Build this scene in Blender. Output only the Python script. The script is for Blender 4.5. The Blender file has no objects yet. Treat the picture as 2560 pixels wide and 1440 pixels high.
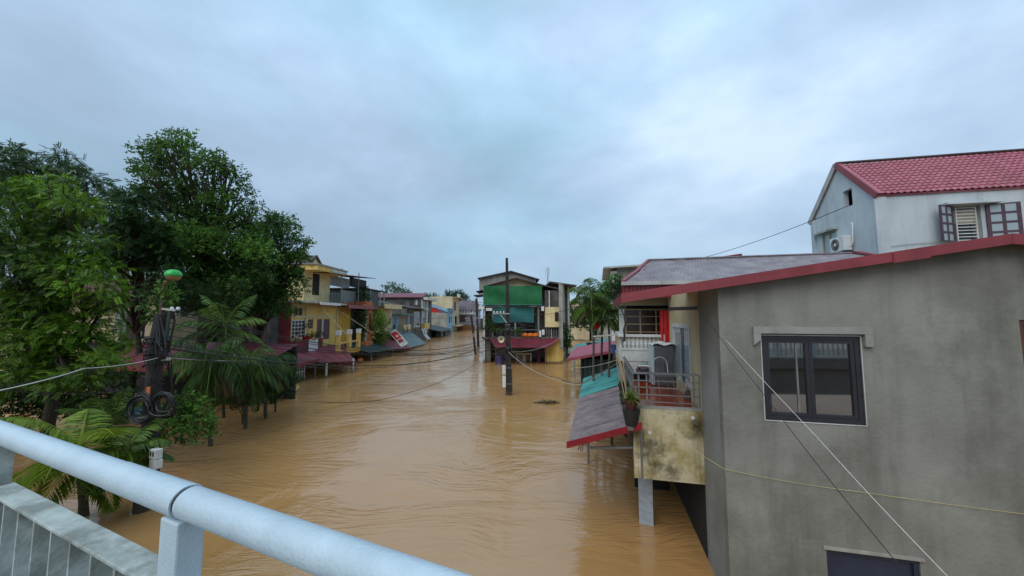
import bpy, math, random
import numpy as np
from mathutils import Vector, Matrix

SC = bpy.context.scene
COL = SC.collection
random.seed(7)
RNG = np.random.default_rng(11)

# ------------------------------------------------------------------ camera
CAM_H = 5.2                      # eye height above the flood water (m)
FPX = 900.0                      # focal length in photo pixels (2560 wide)
TILT = math.atan(70.0 / FPX)     # slightly looking up
cam_d = bpy.data.cameras.new('camera')
cam_d.sensor_width = 36.0
cam_d.lens = 36.0 * FPX / 2560.0
cam_d.clip_start = 0.05
cam_d.clip_end = 9000.0
cam = bpy.data.objects.new('camera', cam_d)
cam.location = (0, 0, CAM_H)
cam.rotation_euler = (math.pi / 2 + TILT, 0, 0)
COL.objects.link(cam)
SC.camera = cam

# ------------------------------------------------------------------ overcast sky
SUN_EL, SUN_AZ = math.radians(46), math.radians(206)     # azimuth clockwise from +Y
w = bpy.data.worlds.new('World')
SC.world = w
w.use_nodes = True
nt = w.node_tree
for n in list(nt.nodes):
    nt.nodes.remove(n)
N = nt.nodes.new
out = N('ShaderNodeOutputWorld'); bg = N('ShaderNodeBackground'); bg.inputs['Strength'].default_value = 0.1
sky = N('ShaderNodeTexSky'); sky.sky_type = 'NISHITA'; sky.sun_disc = False
sky.sun_elevation = SUN_EL; sky.sun_rotation = SUN_AZ
tc = N('ShaderNodeTexCoord')
SKY_OFF = (7.89, 1.46, 0.62)
mp = N('ShaderNodeMapping'); mp.inputs['Location'].default_value = SKY_OFF
mp.inputs['Rotation'].default_value = (0, math.radians(18), 0); mp.inputs['Scale'].default_value = (1.0, 1.0, 1.9)
nt.links.new(tc.outputs['Generated'], mp.inputs['Vector'])
n1 = N('ShaderNodeTexNoise'); n1.inputs['Scale'].default_value = 1.5; n1.inputs['Detail'].default_value = 9; n1.inputs['Roughness'].default_value = 0.56
n1.inputs['Distortion'].default_value = 0.15
nt.links.new(mp.outputs[0], n1.inputs['Vector'])
n2 = N('ShaderNodeTexNoise'); n2.inputs['Scale'].default_value = 0.7; n2.inputs['Detail'].default_value = 3
nt.links.new(mp.outputs[0], n2.inputs['Vector'])
mxn = N('ShaderNodeMath'); mxn.operation = 'MULTIPLY_ADD'; mxn.inputs[1].default_value = 0.9
nt.links.new(n2.outputs['Fac'], mxn.inputs[0]); nt.links.new(n1.outputs['Fac'], mxn.inputs[2])
cr = N('ShaderNodeValToRGB'); cr.color_ramp.interpolation = 'B_SPLINE'
els = cr.color_ramp.elements
els[0].position = 0.0; els[0].color = (0.275, 0.365, 0.485, 1)
els[1].position = 1.0; els[1].color = (0.580, 0.715, 0.860, 1)
for p_, c_ in ((0.30, (0.315, 0.425, 0.570)), (0.55, (0.372, 0.505, 0.680)), (0.78, (0.450, 0.590, 0.760))):
    els.new(p_).color = c_ + (1,)
mr = N('ShaderNodeMapRange'); mr.inputs['From Min'].default_value = 0.70; mr.inputs['From Max'].default_value = 1.18
nt.links.new(mxn.outputs[0], mr.inputs['Value']); nt.links.new(mr.outputs['Result'], cr.inputs['Fac'])
n3 = N('ShaderNodeTexNoise'); n3.inputs['Scale'].default_value = 1.3; n3.inputs['Detail'].default_value = 2
nt.links.new(mp.outputs[0], n3.inputs['Vector'])
m3 = N('ShaderNodeMapRange'); m3.inputs['From Min'].default_value = 0.48; m3.inputs['From Max'].default_value = 0.66; m3.inputs['To Max'].default_value = 0.75
nt.links.new(n3.outputs['Fac'], m3.inputs['Value'])
tint = N('ShaderNodeMixRGB'); tint.blend_type = 'MULTIPLY'; tint.inputs['Color2'].default_value = (0.86, 1.04, 1.0, 1)
nt.links.new(m3.outputs['Result'], tint.inputs['Fac']); nt.links.new(cr.outputs['Color'], tint.inputs['Color1'])
sc10 = N('ShaderNodeVectorMath'); sc10.operation = 'SCALE'; sc10.inputs['Scale'].default_value = 10.0
nt.links.new(tint.outputs['Color'], sc10.inputs[0])
mx = N('ShaderNodeMixRGB'); mx.inputs['Fac'].default_value = 0.94
# an overcast sky brightens evenly towards the zenith
sepz = N('ShaderNodeSeparateXYZ'); nt.links.new(tc.outputs['Generated'], sepz.inputs[0])
zen = N('ShaderNodeMapRange'); zen.inputs['From Min'].default_value = 0.0; zen.inputs['From Max'].default_value = 1.0
zen.inputs['To Min'].default_value = 0.88; zen.inputs['To Max'].default_value = 1.55
nt.links.new(sepz.outputs['Z'], zen.inputs['Value'])
scz = N('ShaderNodeVectorMath'); scz.operation = 'SCALE'
nt.links.new(sc10.outputs[0], scz.inputs[0]); nt.links.new(zen.outputs['Result'], scz.inputs['Scale'])
nt.links.new(sky.outputs['Color'], mx.inputs['Color1']); nt.links.new(scz.outputs[0], mx.inputs['Color2'])
nt.links.new(mx.outputs['Color'], bg.inputs['Color']); nt.links.new(bg.outputs[0], out.inputs[0])

sun_d = bpy.data.lights.new('sun', 'SUN'); sun_d.energy = 1.5; sun_d.angle = math.radians(50); sun_d.color = (1.0, 0.97, 0.92)
sun = bpy.data.objects.new('sun', sun_d)
sd = Vector((math.sin(SUN_AZ) * math.cos(SUN_EL), math.cos(SUN_AZ) * math.cos(SUN_EL), math.sin(SUN_EL)))
sun.rotation_euler = sd.to_track_quat('Z', 'Y').to_euler()
sun.location = (0, -20, 60)
COL.objects.link(sun)

vs = SC.view_settings
vs.view_transform = 'Standard'; vs.look = 'None'; vs.exposure = 0.22; vs.gamma = 1.0; vs.use_curve_mapping = False
SC.render.engine = 'CYCLES'
SC.cycles.max_bounces = 6

# ------------------------------------------------------------------ geometry from the photograph's perspective
CT, ST = math.cos(TILT), math.sin(TILT)
EYE = Vector((0, 0, CAM_H))
def ray(px, py):
    a, b = (px - 1280) / FPX, (720 - py) / FPX
    return Vector((a, CT - b * ST, ST + b * CT))
def PD(px, py, d):                # point at ground distance y = d
    r = ray(px, py); return EYE + r * (d / r.y)
def PZ(px, py, z=0.0):            # point at height z
    r = ray(px, py); return EYE + r * ((z - CAM_H) / r.z)

class Fr:
    """facade frame: u runs along the wall to the right, v points into the wall, seen from outside"""
    def __init__(s, ox, oy, deg):
        a = math.radians(deg)
        s.o = Vector((ox, oy, 0)); s.u = Vector((math.cos(a), math.sin(a), 0)); s.v = Vector((-math.sin(a), math.cos(a), 0)); s.a = a
    def p(s, u, v, z):
        return s.o + s.u * u + s.v * v + Vector((0, 0, z))
    def loc(s, q):
        d = q - s.o; return (d.dot(s.u), d.dot(s.v), q.z)
    def h(s, px, py, v=0.0):
        r = ray(px, py); k = (v - (EYE - s.o).dot(s.v)) / r.dot(s.v)
        q = EYE + r * k
        return ((q - s.o).dot(s.u), q.z)
    def R(s, x0, y0, x1, y1, v=0.0):
        mx_, my = (x0 + x1) / 2, (y0 + y1) / 2
        return (s.h(x0, my, v)[0], s.h(x1, my, v)[0], s.h(mx_, y1, v)[1], s.h(mx_, y0, v)[1])

class MB:
    def __init__(s):
        s.v = []; s.f = []
    def add(s, vs_, fs):
        k = len(s.v); s.v += [tuple(q) for q in vs_]; s.f += [tuple(i + k for i in f) for f in fs]; return s
    def hexa(s, p):               # 8 corners: bottom 4 ccw, top 4
        return s.add(p, [(0, 3, 2, 1), (4, 5, 6, 7), (0, 1, 5, 4), (1, 2, 6, 5), (2, 3, 7, 6), (3, 0, 4, 7)])
    def box(s, F, u0, u1, v0, v1, z0, z1):
        return s.hexa([F.p(u0, v0, z0), F.p(u1, v0, z0), F.p(u1, v1, z0), F.p(u0, v1, z0),
                       F.p(u0, v0, z1), F.p(u1, v0, z1), F.p(u1, v1, z1), F.p(u0, v1, z1)])
    def prism_uz(s, F, poly, v0, v1):
        n = len(poly)
        vs_ = [F.p(u, v0, z) for u, z in poly] + [F.p(u, v1, z) for u, z in poly]
        return s.add(vs_, [tuple(range(n)), tuple(range(2 * n - 1, n - 1, -1))] + [(i, (i + 1) % n, n + (i + 1) % n, n + i)[::-1] for i in range(n)])
    def prism_vz(s, F, poly, u0, u1):
        n = len(poly)
        vs_ = [F.p(u0, v, z) for v, z in poly] + [F.p(u1, v, z) for v, z in poly]
        return s.add(vs_, [tuple(range(n))[::-1], tuple(range(n, 2 * n))] + [(i, (i + 1) % n, n + (i + 1) % n, n + i) for i in range(n)])
    def slab(s, a, b, c, d, t=0.04):   # quad with thickness (downwards along its normal)
        a, b, c, d = map(Vector, (a, b, c, d))
        n = (b - a).cross(d - a).normalized() * t
        if n.z < 0: n = -n
        return s.hexa([a - n, b - n, c - n, d - n, a, b, c, d])
    def tube(s, pts, r, k=8, cap=True):
        pts = [Vector(q) for q in pts]; n = len(pts)
        rs = r if isinstance(r, (list, tuple)) else [r] * n
        base = len(s.v); prev = None
        for i, q in enumerate(pts):
            t = (pts[min(i + 1, n - 1)] - pts[max(i - 1, 0)]).normalized()
            if prev is None:
                ref = Vector((0, 0, 1)) if abs(t.z) < 0.9 else Vector((1, 0, 0))
                x = t.cross(ref).normalized()
            else:
                x = (prev - t * prev.dot(t)).normalized()
            prev = x; y = t.cross(x)
            for j in range(k):
                a = 2 * math.pi * j / k
                s.v.append(tuple(q + (x * math.cos(a) + y * math.sin(a)) * rs[i]))
        for i in range(n - 1):
            for j in range(k):
                j2 = (j + 1) % k
                s.f.append((base + i * k + j, base + i * k + j2, base + (i + 1) * k + j2, base + (i + 1) * k + j))
        if cap:
            s.f.append(tuple(base + j for j in range(k))[::-1]); s.f.append(tuple(base + (n - 1) * k + j for j in range(k)))
        return s
    def bar(s, a, b, w_, h_=None):      # square bar between two points
        a, b = Vector(a), Vector(b); h_ = h_ or w_
        t = (b - a).normalized(); ref = Vector((0, 0, 1)) if abs(t.z) < 0.95 else Vector((0, 1, 0))
        x = t.cross(ref).normalized() * (w_ / 2); y = x.cross(t).normalized() * (h_ / 2)
        return s.hexa([a - x - y, a + x - y, a + x + y, a - x + y, b - x - y, b + x - y, b + x + y, b - x + y])
    def corr(s, a, b, c, d, pitch=0.09, amp=0.018, t=0.006, run=1, sag=0.0):
        """corrugated sheet a-b (across the waves) by a-d (along them), solid"""
        a, b, c, d = map(Vector, (a, b, c, d))
        n = (b - a).cross(d - a).normalized()
        if n.z < 0: n = -n
        nn = max(4, int((b - a).length / pitch * 4)); base = len(s.v)
        for top in (1, 0):
            for i in range(nn + 1):
                f = i / nn; wv = math.sin(f * nn / 4 * 2 * math.pi) * amp
                for j in range(run + 1):
                    g = j / run
                    q = a.lerp(b, f).lerp(d.lerp(c, f), g)
                    s.v.append(tuple(q + n * (wv - (0 if top else t)) - Vector((0, 0, sag * math.sin(math.pi * g)))))
        m = run + 1; L = (nn + 1) * m
        for i in range(nn):
            for j in range(run):
                k = base + i * m + j
                s.f.append((k, k + m, k + m + 1, k + 1)); k += L
                s.f.append((k, k + 1, k + m + 1, k + m))
            for j in (0, run):
                k = base + i * m + j; s.f.append((k, k + L, k + m + L, k + m))
        for i in (0, nn):
            for j in range(run):
                k = base + i * m + j; s.f.append((k, k + 1, k + 1 + L, k + L))
        return s
    def lathe(s, c, prof, k=16, ax=None):
        c = Vector(c); base = len(s.v); n = len(prof)
        q = (Vector(ax).to_track_quat('Z', 'Y') if ax is not None else None)
        for r, z in prof:
            for j in range(k):
                a = 2 * math.pi * j / k; p_ = Vector((r * math.cos(a), r * math.sin(a), z))
                if q: p_ = q @ p_
                s.v.append(tuple(c + p_))
        for i in range(n - 1):
            for j in range(k):
                j2 = (j + 1) % k
                s.f.append((base + i * k + j, base + i * k + j2, base + (i + 1) * k + j2, base + (i + 1) * k + j))
        s.f.append(tuple(base + j for j in range(k))[::-1]); s.f.append(tuple(base + (n - 1) * k + j for j in range(k)))
        return s
    def build(s, name, m, parent=None, smooth=False, bevel=0):
        off = root_loc(parent)
        me = bpy.data.meshes.new(name)
        me.from_pydata([(q[0] - off[0], q[1] - off[1], q[2] - off[2]) for q in s.v], [], s.f)
        me.materials.append(m)
        if smooth:
            me.polygons.foreach_set('use_smooth', [True] * len(me.polygons))
            try: me.set_sharp_from_angle(angle=math.radians(40))
            except Exception: pass
        o = bpy.data.objects.new(name, me); COL.objects.link(o)
        if parent: o.parent = parent
        if bevel:
            bm_ = o.modifiers.new('bevel', 'BEVEL'); bm_.width = bevel; bm_.segments = 2; bm_.limit_method = 'ANGLE'
        return o

def root_loc(o):
    l = Vector((0, 0, 0))
    while o is not None:
        l += o.location; o = o.parent
    return l
def tag(o, label=None, cat=None, group=None, kind=None):
    if label: o['label'] = label
    if cat: o['category'] = cat
    if group: o['group'] = group
    if kind: o['kind'] = kind
    return o
def thing(name, label, cat, loc, group=None):
    o = bpy.data.objects.new(name, None); o.empty_display_size = 0.3
    COL.objects.link(o); o.location = loc
    return tag(o, label, cat, group)
def single(mb, name, m, label, cat, group=None, smooth=False, bevel=0):
    o = mb.build(name, m, None, smooth, bevel); return tag(o, label, cat, group)

# ------------------------------------------------------------------ materials
def S(r, g, b, k=1.0):
    f = lambda c: ((c / 255) / 12.92 if c / 255 <= 0.04045 else ((c / 255 + 0.055) / 1.055) ** 2.4) * k
    return (f(r), f(g), f(b), 1)
MATS = {}
def M(name, c1, c2=None, scale=2.0, rough=0.8, bump=0.15, bscale=30.0, streak=0.0, metal=0.0, dirt=None, dirt_amt=0.5, spec=0.5, stretch=(1, 1, 1), rvar=0.0):
    if name in MATS: return MATS[name]
    m = bpy.data.materials.new(name); m.use_nodes = True; t = m.node_tree; L = t.links.new; A = t.nodes.new
    p = t.nodes['Principled BSDF']; p.inputs['Roughness'].default_value = rough; p.inputs['Metallic'].default_value = metal
    p.inputs['Specular IOR Level'].default_value = spec
    g = A('ShaderNodeNewGeometry'); mpn = A('ShaderNodeMapping'); mpn.inputs['Scale'].default_value = stretch
    L(g.outputs['Position'], mpn.inputs['Vector'])
    a = A('ShaderNodeTexNoise'); a.inputs['Scale'].default_value = scale; a.inputs['Detail'].default_value = 8; a.inputs['Roughness'].default_value = 0.62
    L(mpn.outputs[0], a.inputs['Vector'])
    mrn = A('ShaderNodeMapRange'); mrn.inputs['From Min'].default_value = 0.34; mrn.inputs['From Max'].default_value = 0.66; L(a.outputs['Fac'], mrn.inputs['Value'])
    mix = A('ShaderNodeMixRGB'); mix.inputs['Color1'].default_value = c1
    mix.inputs['Color2'].default_value = c2 or tuple(x * 0.72 for x in c1[:3]) + (1,)
    L(mrn.outputs['Result'], mix.inputs['Fac']); colr = mix.outputs[0]
    if dirt:
        d = A('ShaderNodeTexNoise'); d.inputs['Scale'].default_value = scale * 0.55; d.inputs['Detail'].default_value = 10; d.inputs['Roughness'].default_value = 0.7; d.inputs['Distortion'].default_value = 0.1
        L(g.outputs['Position'], d.inputs['Vector'])
        dr = A('ShaderNodeMapRange'); dr.inputs['From Min'].default_value = 0.48; dr.inputs['From Max'].default_value = 0.62; dr.inputs['To Max'].default_value = dirt_amt
        L(d.outputs['Fac'], dr.inputs['Value'])
        mm = A('ShaderNodeMixRGB'); mm.inputs['Color2'].default_value = dirt; L(dr.outputs[0], mm.inputs['Fac']); L(colr, mm.inputs['Color1']); colr = mm.outputs[0]
    if streak:
        ms = A('ShaderNodeMapping'); ms.inputs['Scale'].default_value = (1.7, 1.7, 0.16); L(g.outputs['Position'], ms.inputs['Vector'])
        b = A('ShaderNodeTexNoise'); b.inputs['Scale'].default_value = 1.5; b.inputs['Detail'].default_value = 8; b.inputs['Roughness'].default_value = 0.68; L(ms.outputs[0], b.inputs['Vector'])
        br = A('ShaderNodeMapRange'); br.inputs['From Min'].default_value = 0.5; br.inputs['From Max'].default_value = 0.72; br.inputs['To Max'].default_value = streak; L(b.outputs['Fac'], br.inputs['Value'])
        ml = A('ShaderNodeMixRGB'); ml.blend_type = 'MULTIPLY'; ml.inputs['Color2'].default_value = (0.25, 0.23, 0.2, 1)
        L(br.outputs[0], ml.inputs['Fac']); L(colr, ml.inputs['Color1']); colr = ml.outputs[0]
    if streak >= 0.3:                      # soaked band just above the flood level
        sz = A('ShaderNodeSeparateXYZ'); L(g.outputs['Position'], sz.inputs[0])
        wz = A('ShaderNodeMath'); wz.operation = 'MULTIPLY_ADD'; wz.inputs[1].default_value = -0.5; L(a.outputs['Fac'], wz.inputs[0]); L(sz.outputs['Z'], wz.inputs[2])
        wr_ = A('ShaderNodeMapRange'); wr_.inputs['From Min'].default_value = -0.12; wr_.inputs['From Max'].default_value = 0.06; wr_.inputs['To Min'].default_value = 0.8; wr_.inputs['To Max'].default_value = 0.0; L(wz.outputs[0], wr_.inputs['Value'])
        wm_ = A('ShaderNodeMixRGB'); wm_.inputs['Color2'].default_value = (0.075, 0.05, 0.03, 1); L(wr_.outputs[0], wm_.inputs['Fac']); L(colr, wm_.inputs['Color1']); colr = wm_.outputs[0]
    L(colr, p.inputs['Base Color'])
    if rvar:
        rr = A('ShaderNodeMapRange'); rr.inputs['To Min'].default_value = max(0.03, rough - rvar); rr.inputs['To Max'].default_value = rough + rvar; L(a.outputs['Fac'], rr.inputs['Value']); L(rr.outputs[0], p.inputs['Roughness'])
    if bump:
        bn = A('ShaderNodeTexNoise'); bn.inputs['Scale'].default_value = bscale; bn.inputs['Detail'].default_value = 4; L(g.outputs['Position'], bn.inputs['Vector'])
        bu = A('ShaderNodeBump'); bu.inputs['Strength'].default_value = bump; bu.inputs['Distance'].default_value = 0.02; L(bn.outputs['Fac'], bu.inputs['Height']); L(bu.outputs[0], p.inputs['Normal'])
    MATS[name] = m
    return m

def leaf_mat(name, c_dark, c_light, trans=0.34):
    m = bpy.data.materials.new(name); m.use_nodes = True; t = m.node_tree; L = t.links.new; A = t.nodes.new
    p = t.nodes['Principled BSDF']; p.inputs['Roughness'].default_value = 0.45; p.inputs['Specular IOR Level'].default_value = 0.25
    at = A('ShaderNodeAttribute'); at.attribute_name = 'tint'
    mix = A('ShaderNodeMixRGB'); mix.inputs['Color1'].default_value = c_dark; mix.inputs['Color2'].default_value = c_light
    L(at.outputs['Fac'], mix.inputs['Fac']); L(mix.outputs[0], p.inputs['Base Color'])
    tr = A('ShaderNodeBsdfTranslucent'); L(mix.outputs[0], tr.inputs['Color'])
    ms = A('ShaderNodeMixShader'); ms.inputs['Fac'].default_value = trans
    L(p.outputs[0], ms.inputs[1]); L(tr.outputs[0], ms.inputs[2]); L(ms.outputs[0], t.nodes['Material Output'].inputs['Surface'])
    return m

def water_mat():
    m = bpy.data.materials.new('flood_water'); m.use_nodes = True; t = m.node_tree; L = t.links.new; A = t.nodes.new
    p = t.nodes['Principled BSDF']; p.inputs['IOR'].default_value = 1.5; p.inputs['Specular IOR Level'].default_value = 1.0; p.inputs['Roughness'].default_value = 0.10
    g = A('ShaderNodeNewGeometry')
    c = A('ShaderNodeTexNoise'); c.inputs['Scale'].default_value = 0.16; c.inputs['Detail'].default_value = 6; c.inputs['Distortion'].default_value = 1.2
    L(g.outputs['Position'], c.inputs['Vector'])
    mix = A('ShaderNodeMixRGB'); mix.inputs['Color1'].default_value = (0.39, 0.195, 0.058, 1); mix.inputs['Color2'].default_value = (0.46, 0.272, 0.118, 1)
    L(c.outputs['Fac'], mix.inputs['Fac']); L(mix.outputs[0], p.inputs['Base Color'])
    wv = A('ShaderNodeTexNoise'); wv.inputs['Scale'].default_value = 0.13; wv.inputs['Detail'].default_value = 2.5; L(g.outputs['Position'], wv.inputs['Vector'])
    ws = A('ShaderNodeVectorMath'); ws.operation = 'MULTIPLY_ADD'; ws.inputs[1].default_value = (6.5, 6.5, 0); L(wv.outputs['Color'], ws.inputs[0]); L(g.outputs['Position'], ws.inputs[2])
    def noise(sx, sy, rot, sc, det, dist, rough=.5):
        mpn = A('ShaderNodeMapping'); mpn.inputs['Scale'].default_value = (sx, sy, 1); mpn.inputs['Rotation'].default_value = (0, 0, math.radians(rot)); L(ws.outputs[0], mpn.inputs['Vector'])
        n = A('ShaderNodeTexNoise'); n.inputs['Scale'].default_value = sc; n.inputs['Detail'].default_value = det; n.inputs['Distortion'].default_value = dist; n.inputs['Roughness'].default_value = rough
        L(mpn.outputs[0], n.inputs['Vector']); return n.outputs['Fac']
    def mth(op, a, b):
        n = A('ShaderNodeMath'); n.operation = op
        for i, q in enumerate((a, b)):
            if isinstance(q, (int, float)): n.inputs[i].default_value = q
            else: L(q, n.inputs[i])
        return n.outputs[0]
    big = noise(0.35, 1.3, 20, 0.75, 4, 0.5)
    fine = noise(0.75, 3.2, 24, 1.7, 4, 0.7)
    mask = noise(1, 1, 0, 0.17, 4, 0.8)
    mk = A('ShaderNodeMapRange'); mk.inputs['From Min'].default_value = 0.44; mk.inputs['From Max'].default_value = 0.60; mk.inputs['To Min'].default_value = 0.12; L(mask, mk.inputs['Value'])
    hgt = mth('ADD', mth('MULTIPLY', big, 0.8), mth('MULTIPLY', mth('MULTIPLY', fine, mk.outputs[0]), 1.15))
    bu = A('ShaderNodeBump'); bu.inputs['Strength'].default_value = 0.40; bu.inputs['Distance'].default_value = 0.15
    L(hgt, bu.inputs['Height']); L(bu.outputs[0], p.inputs['Normal'])
    return m

WHITE = M('white_paint', S(215, 218, 215, .9), S(185, 185, 178, .9), scale=1.5, streak=0.35)
CREAM = M('cream_paint', S(236, 216, 165, .85), S(215, 192, 138, .82), scale=1.2, streak=0.4)
PALE_CREAM = M('pale_cream_paint', S(222, 205, 165, .8), S(200, 182, 140, .8), scale=1.0, streak=0.3)
YELLOW = M('yellow_paint', S(238, 205, 122, .85), S(222, 182, 92, .82), scale=1.0, streak=0.5)
DEEP_YEL = M('deep_yellow_paint', S(218, 175, 66, .8), S(196, 150, 52, .78), scale=0.8, streak=0.35)
ORANGE = M('orange_paint', S(215, 125, 70, .8), S(190, 100, 50, .75), scale=1.5, streak=0.3)
GREYWALL = M('grey_render', S(142, 140, 131, .95), S(122, 120, 111, .93), scale=0.8, rough=0.9, bump=0.45, bscale=16, dirt=S(88, 86, 77), dirt_amt=0.5, streak=0.34)
LINTEL = M('lintel_render', S(158, 158, 150, .92), S(136, 136, 128, .9), scale=2, rough=.9, bump=.2)
DARKCON = M('dark_concrete', S(120, 118, 110, .8), S(85, 82, 76, .8), scale=0.7, dirt=S(50, 48, 44), dirt_amt=0.75, streak=0.7)
MIDCON = M('mid_concrete', S(178, 175, 164, .85), S(146, 142, 131, .85), scale=0.6, dirt=S(80, 78, 70), dirt_amt=0.4, streak=0.5)
STAINCON = M('stained_concrete', S(218, 208, 176, .9), S(166, 148, 92, .85), scale=2.6, rough=0.9, bump=0.4, bscale=25, dirt=S(58, 52, 38), dirt_amt=0.75, streak=0.9)
BLUEWHITE = M('pale_blue_paint', S(200, 207, 209, .92), S(184, 193, 197, .9), scale=0.8, rough=0.85, bump=0.15, bscale=12, streak=0.29, dirt=S(150, 158, 160), dirt_amt=0.3)
LIGHTBLUE = M('light_blue_paint', S(165, 200, 220, .85), S(140, 178, 200, .8), scale=0.8, streak=0.3)
LILAC = M('lilac_paint', S(190, 192, 205, .85), S(165, 168, 185, .8), scale=0.6, streak=0.3)
REDTRIM = M('red_trim_metal', S(150, 62, 66, .85), S(128, 48, 54, .85), scale=1.5, rough=0.45, bump=0.05, streak=0.2)
REDSHEET = M('red_sheet_metal', S(145, 40, 50, .8), S(110, 30, 38, .8), scale=1.2, rough=0.45, bump=0.05, streak=0.5)
AWNRED = M('dull_red_trim', S(158, 30, 42, .85), S(130, 22, 32, .85), scale=2, rough=.45, bump=.05)
BRIGHTRED = M('bright_red_cloth', S(200, 42, 42, .85), S(170, 28, 30, .85), scale=3, rough=0.8)
CRIMSON = M('crimson_sheet', S(136, 52, 66, .8), S(105, 40, 52, .8), scale=0.8, rough=0.5, bump=0.05, streak=0.35)
PINKROOF = M('faded_red_awning', S(168, 82, 98, .85), S(140, 62, 76, .85), scale=1.0, rough=0.45, bump=0.05, streak=0.3)
TILERED = M('red_roof_tile', S(184, 106, 122, .88), S(164, 86, 100, .88), scale=2.2, rough=0.45, bump=0.05, dirt=S(124, 66, 74), dirt_amt=0.4, streak=.2)
GREYSHEET = M('grey_purple_sheet', S(146, 136, 140, .85), S(120, 108, 112, .85), scale=3.0, rough=0.5, bump=0.05, dirt=S(170, 160, 158), dirt_amt=0.35, streak=0.3, stretch=(1, 1, 1))
BROWNSHEET = M('brown_grey_sheet', S(128, 112, 112, .85), S(104, 88, 90, .85), scale=3.0, rough=0.5, bump=0.05, dirt=S(148, 134, 132), dirt_amt=0.35, streak=0.3)
TEALSHEET = M('teal_sheet', S(70, 158, 148, .85), S(52, 128, 124, .85), scale=1.5, rough=0.5, bump=0.05, streak=0.25)
TEALCLOTH = M('teal_tarp_cloth', S(34, 114, 112, .8), S(26, 96, 98, .8), scale=1.6, rough=0.75, bump=0.6, bscale=5, dirt=S(40, 84, 84), dirt_amt=.5, streak=.28)
GREENCLOTH = M('green_tarp_cloth', S(14, 118, 62, .8), S(8, 98, 50, .8), scale=1.6, rough=0.7, bump=0.6, bscale=4, dirt=S(18, 78, 50), dirt_amt=.5, streak=.28)
DARKGREEN = M('dark_green_sheet', S(40, 66, 62, .8), S(28, 48, 46, .8), scale=1.5, rough=0.55, streak=0.3)
BLUEROOF = M('blue_roof_sheet', S(120, 150, 170, .85), S(95, 125, 150, .85), scale=0.8, rough=0.5)
DARKROOF = M('dark_roof_sheet', S(92, 84, 82, .8), S(64, 58, 56, .8), scale=0.8, rough=0.7, streak=0.3)
BROWNROOF = M('brown_grey_roof', S(112, 104, 110, .85), S(92, 84, 90, .85), scale=0.5, rough=0.8)
GREYMETAL = M('grey_metal', S(150, 152, 152, .8), S(120, 120, 118, .8), scale=3, rough=0.5, metal=0.3, bump=0.05)
RUSTMETAL = M('rusty_metal', S(110, 85, 68, .8), S(70, 55, 45, .8), scale=4, rough=0.8)
RAILPAINT = M('rail_paint', S(190, 208, 217, .96), S(180, 198, 208, .94), scale=6, rough=0.36, bump=0.14, bscale=90, dirt=S(140, 152, 156), dirt_amt=0.16, streak=0.0)
RAILDIRTY = M('weathered_rail_paint', S(196, 206, 202, .9), S(158, 168, 162, .85), scale=7, rough=0.6, bump=0.2, bscale=60, dirt=S(108, 112, 104), dirt_amt=0.7, streak=0.35)
DECKMAT = M('bridge_concrete', S(140, 138, 130, .85), None, scale=2, rough=0.9, bump=0.3)
POLEDARK = M('old_pole_concrete', S(62, 56, 52, .8), S(40, 36, 34, .8), scale=2, rough=0.9, bump=0.4, streak=0.4)
BLACK = M('black_rubber', S(26, 26, 28), S(18, 18, 20), scale=4, rough=0.55, bump=0.0)
CABLEGREY = M('grey_cable', S(190, 188, 178, .9), S(165, 160, 150, .9), scale=3, rough=0.6, bump=0)
CABLEWHITE = M('white_cable', S(228, 228, 222, .95), S(205, 205, 198, .95), scale=3, rough=0.5, bump=0)
STRING = M('yellow_string', S(205, 190, 130, .9), S(180, 165, 110, .9), scale=3, rough=0.8, bump=0)
PLASTICWHITE = M('white_plastic', S(222, 224, 222, .92), S(205, 206, 202, .9), scale=3, rough=0.45, bump=0)
FRAMEDARK = M('dark_grey_frame', S(54, 53, 58, .85), S(46, 45, 50, .85), scale=6, rough=0.35, bump=0)
WOOD = M('brown_wood', S(110, 62, 45, .8), S(78, 42, 32, .8), scale=3, rough=0.6, stretch=(4, 4, .5))
DARKWOOD = M('purple_brown_wood', S(88, 62, 74, .85), S(70, 48, 58, .85), scale=4, rough=0.5)
TAN = M('tan_wood', S(178, 156, 122, .85), S(150, 128, 96, .85), scale=3, rough=0.6)
FLOORTILE = M('orange_floor_tile', S(178, 78, 38, .85), S(150, 58, 26, .85), scale=3, rough=0.12, bump=0.03, spec=0.6)
GREYVINYL = M('grey_vinyl_cover', S(118, 118, 118, .8), S(90, 90, 92, .8), scale=2.5, rough=0.45, bump=0.5, bscale=7)
CLEARFOIL = M('milky_plastic_foil', S(205, 215, 215, .85), S(180, 190, 192, .8), scale=3, rough=0.3, bump=0.5, bscale=9)
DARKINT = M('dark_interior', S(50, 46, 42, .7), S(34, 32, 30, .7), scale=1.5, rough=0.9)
BARK = M('tree_bark', S(74, 64, 54, .8), S(48, 42, 36, .8), scale=5, rough=0.95, bump=0.6, bscale=18, stretch=(3, 3, .7))
PALMBARK = M('palm_bark', S(104, 100, 84, .8), S(70, 64, 52, .8), scale=4, rough=0.95, bump=0.5, bscale=20, stretch=(1, 1, 4))
MARBLE = M('grey_blue_marble', S(150, 162, 172, .85), S(178, 188, 196, .85), scale=3.5, rough=0.25, bump=0.02, stretch=(1.5, 1.5, 3))
BARREL = M('purple_plastic', S(66, 60, 108, .8), None, scale=2, rough=0.5, bump=0.05)
SKIN = M('skin', S(188, 140, 112, .85), S(172, 122, 96, .85), scale=8, rough=0.55, bump=0)
HAIR = M('grey_black_hair', S(60, 56, 54, .8), None, scale=9, rough=0.7, bump=0)
SHORTS = M('dark_shorts', S(60, 62, 72, .8), None, scale=6, rough=0.85, bump=0.1)
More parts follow.
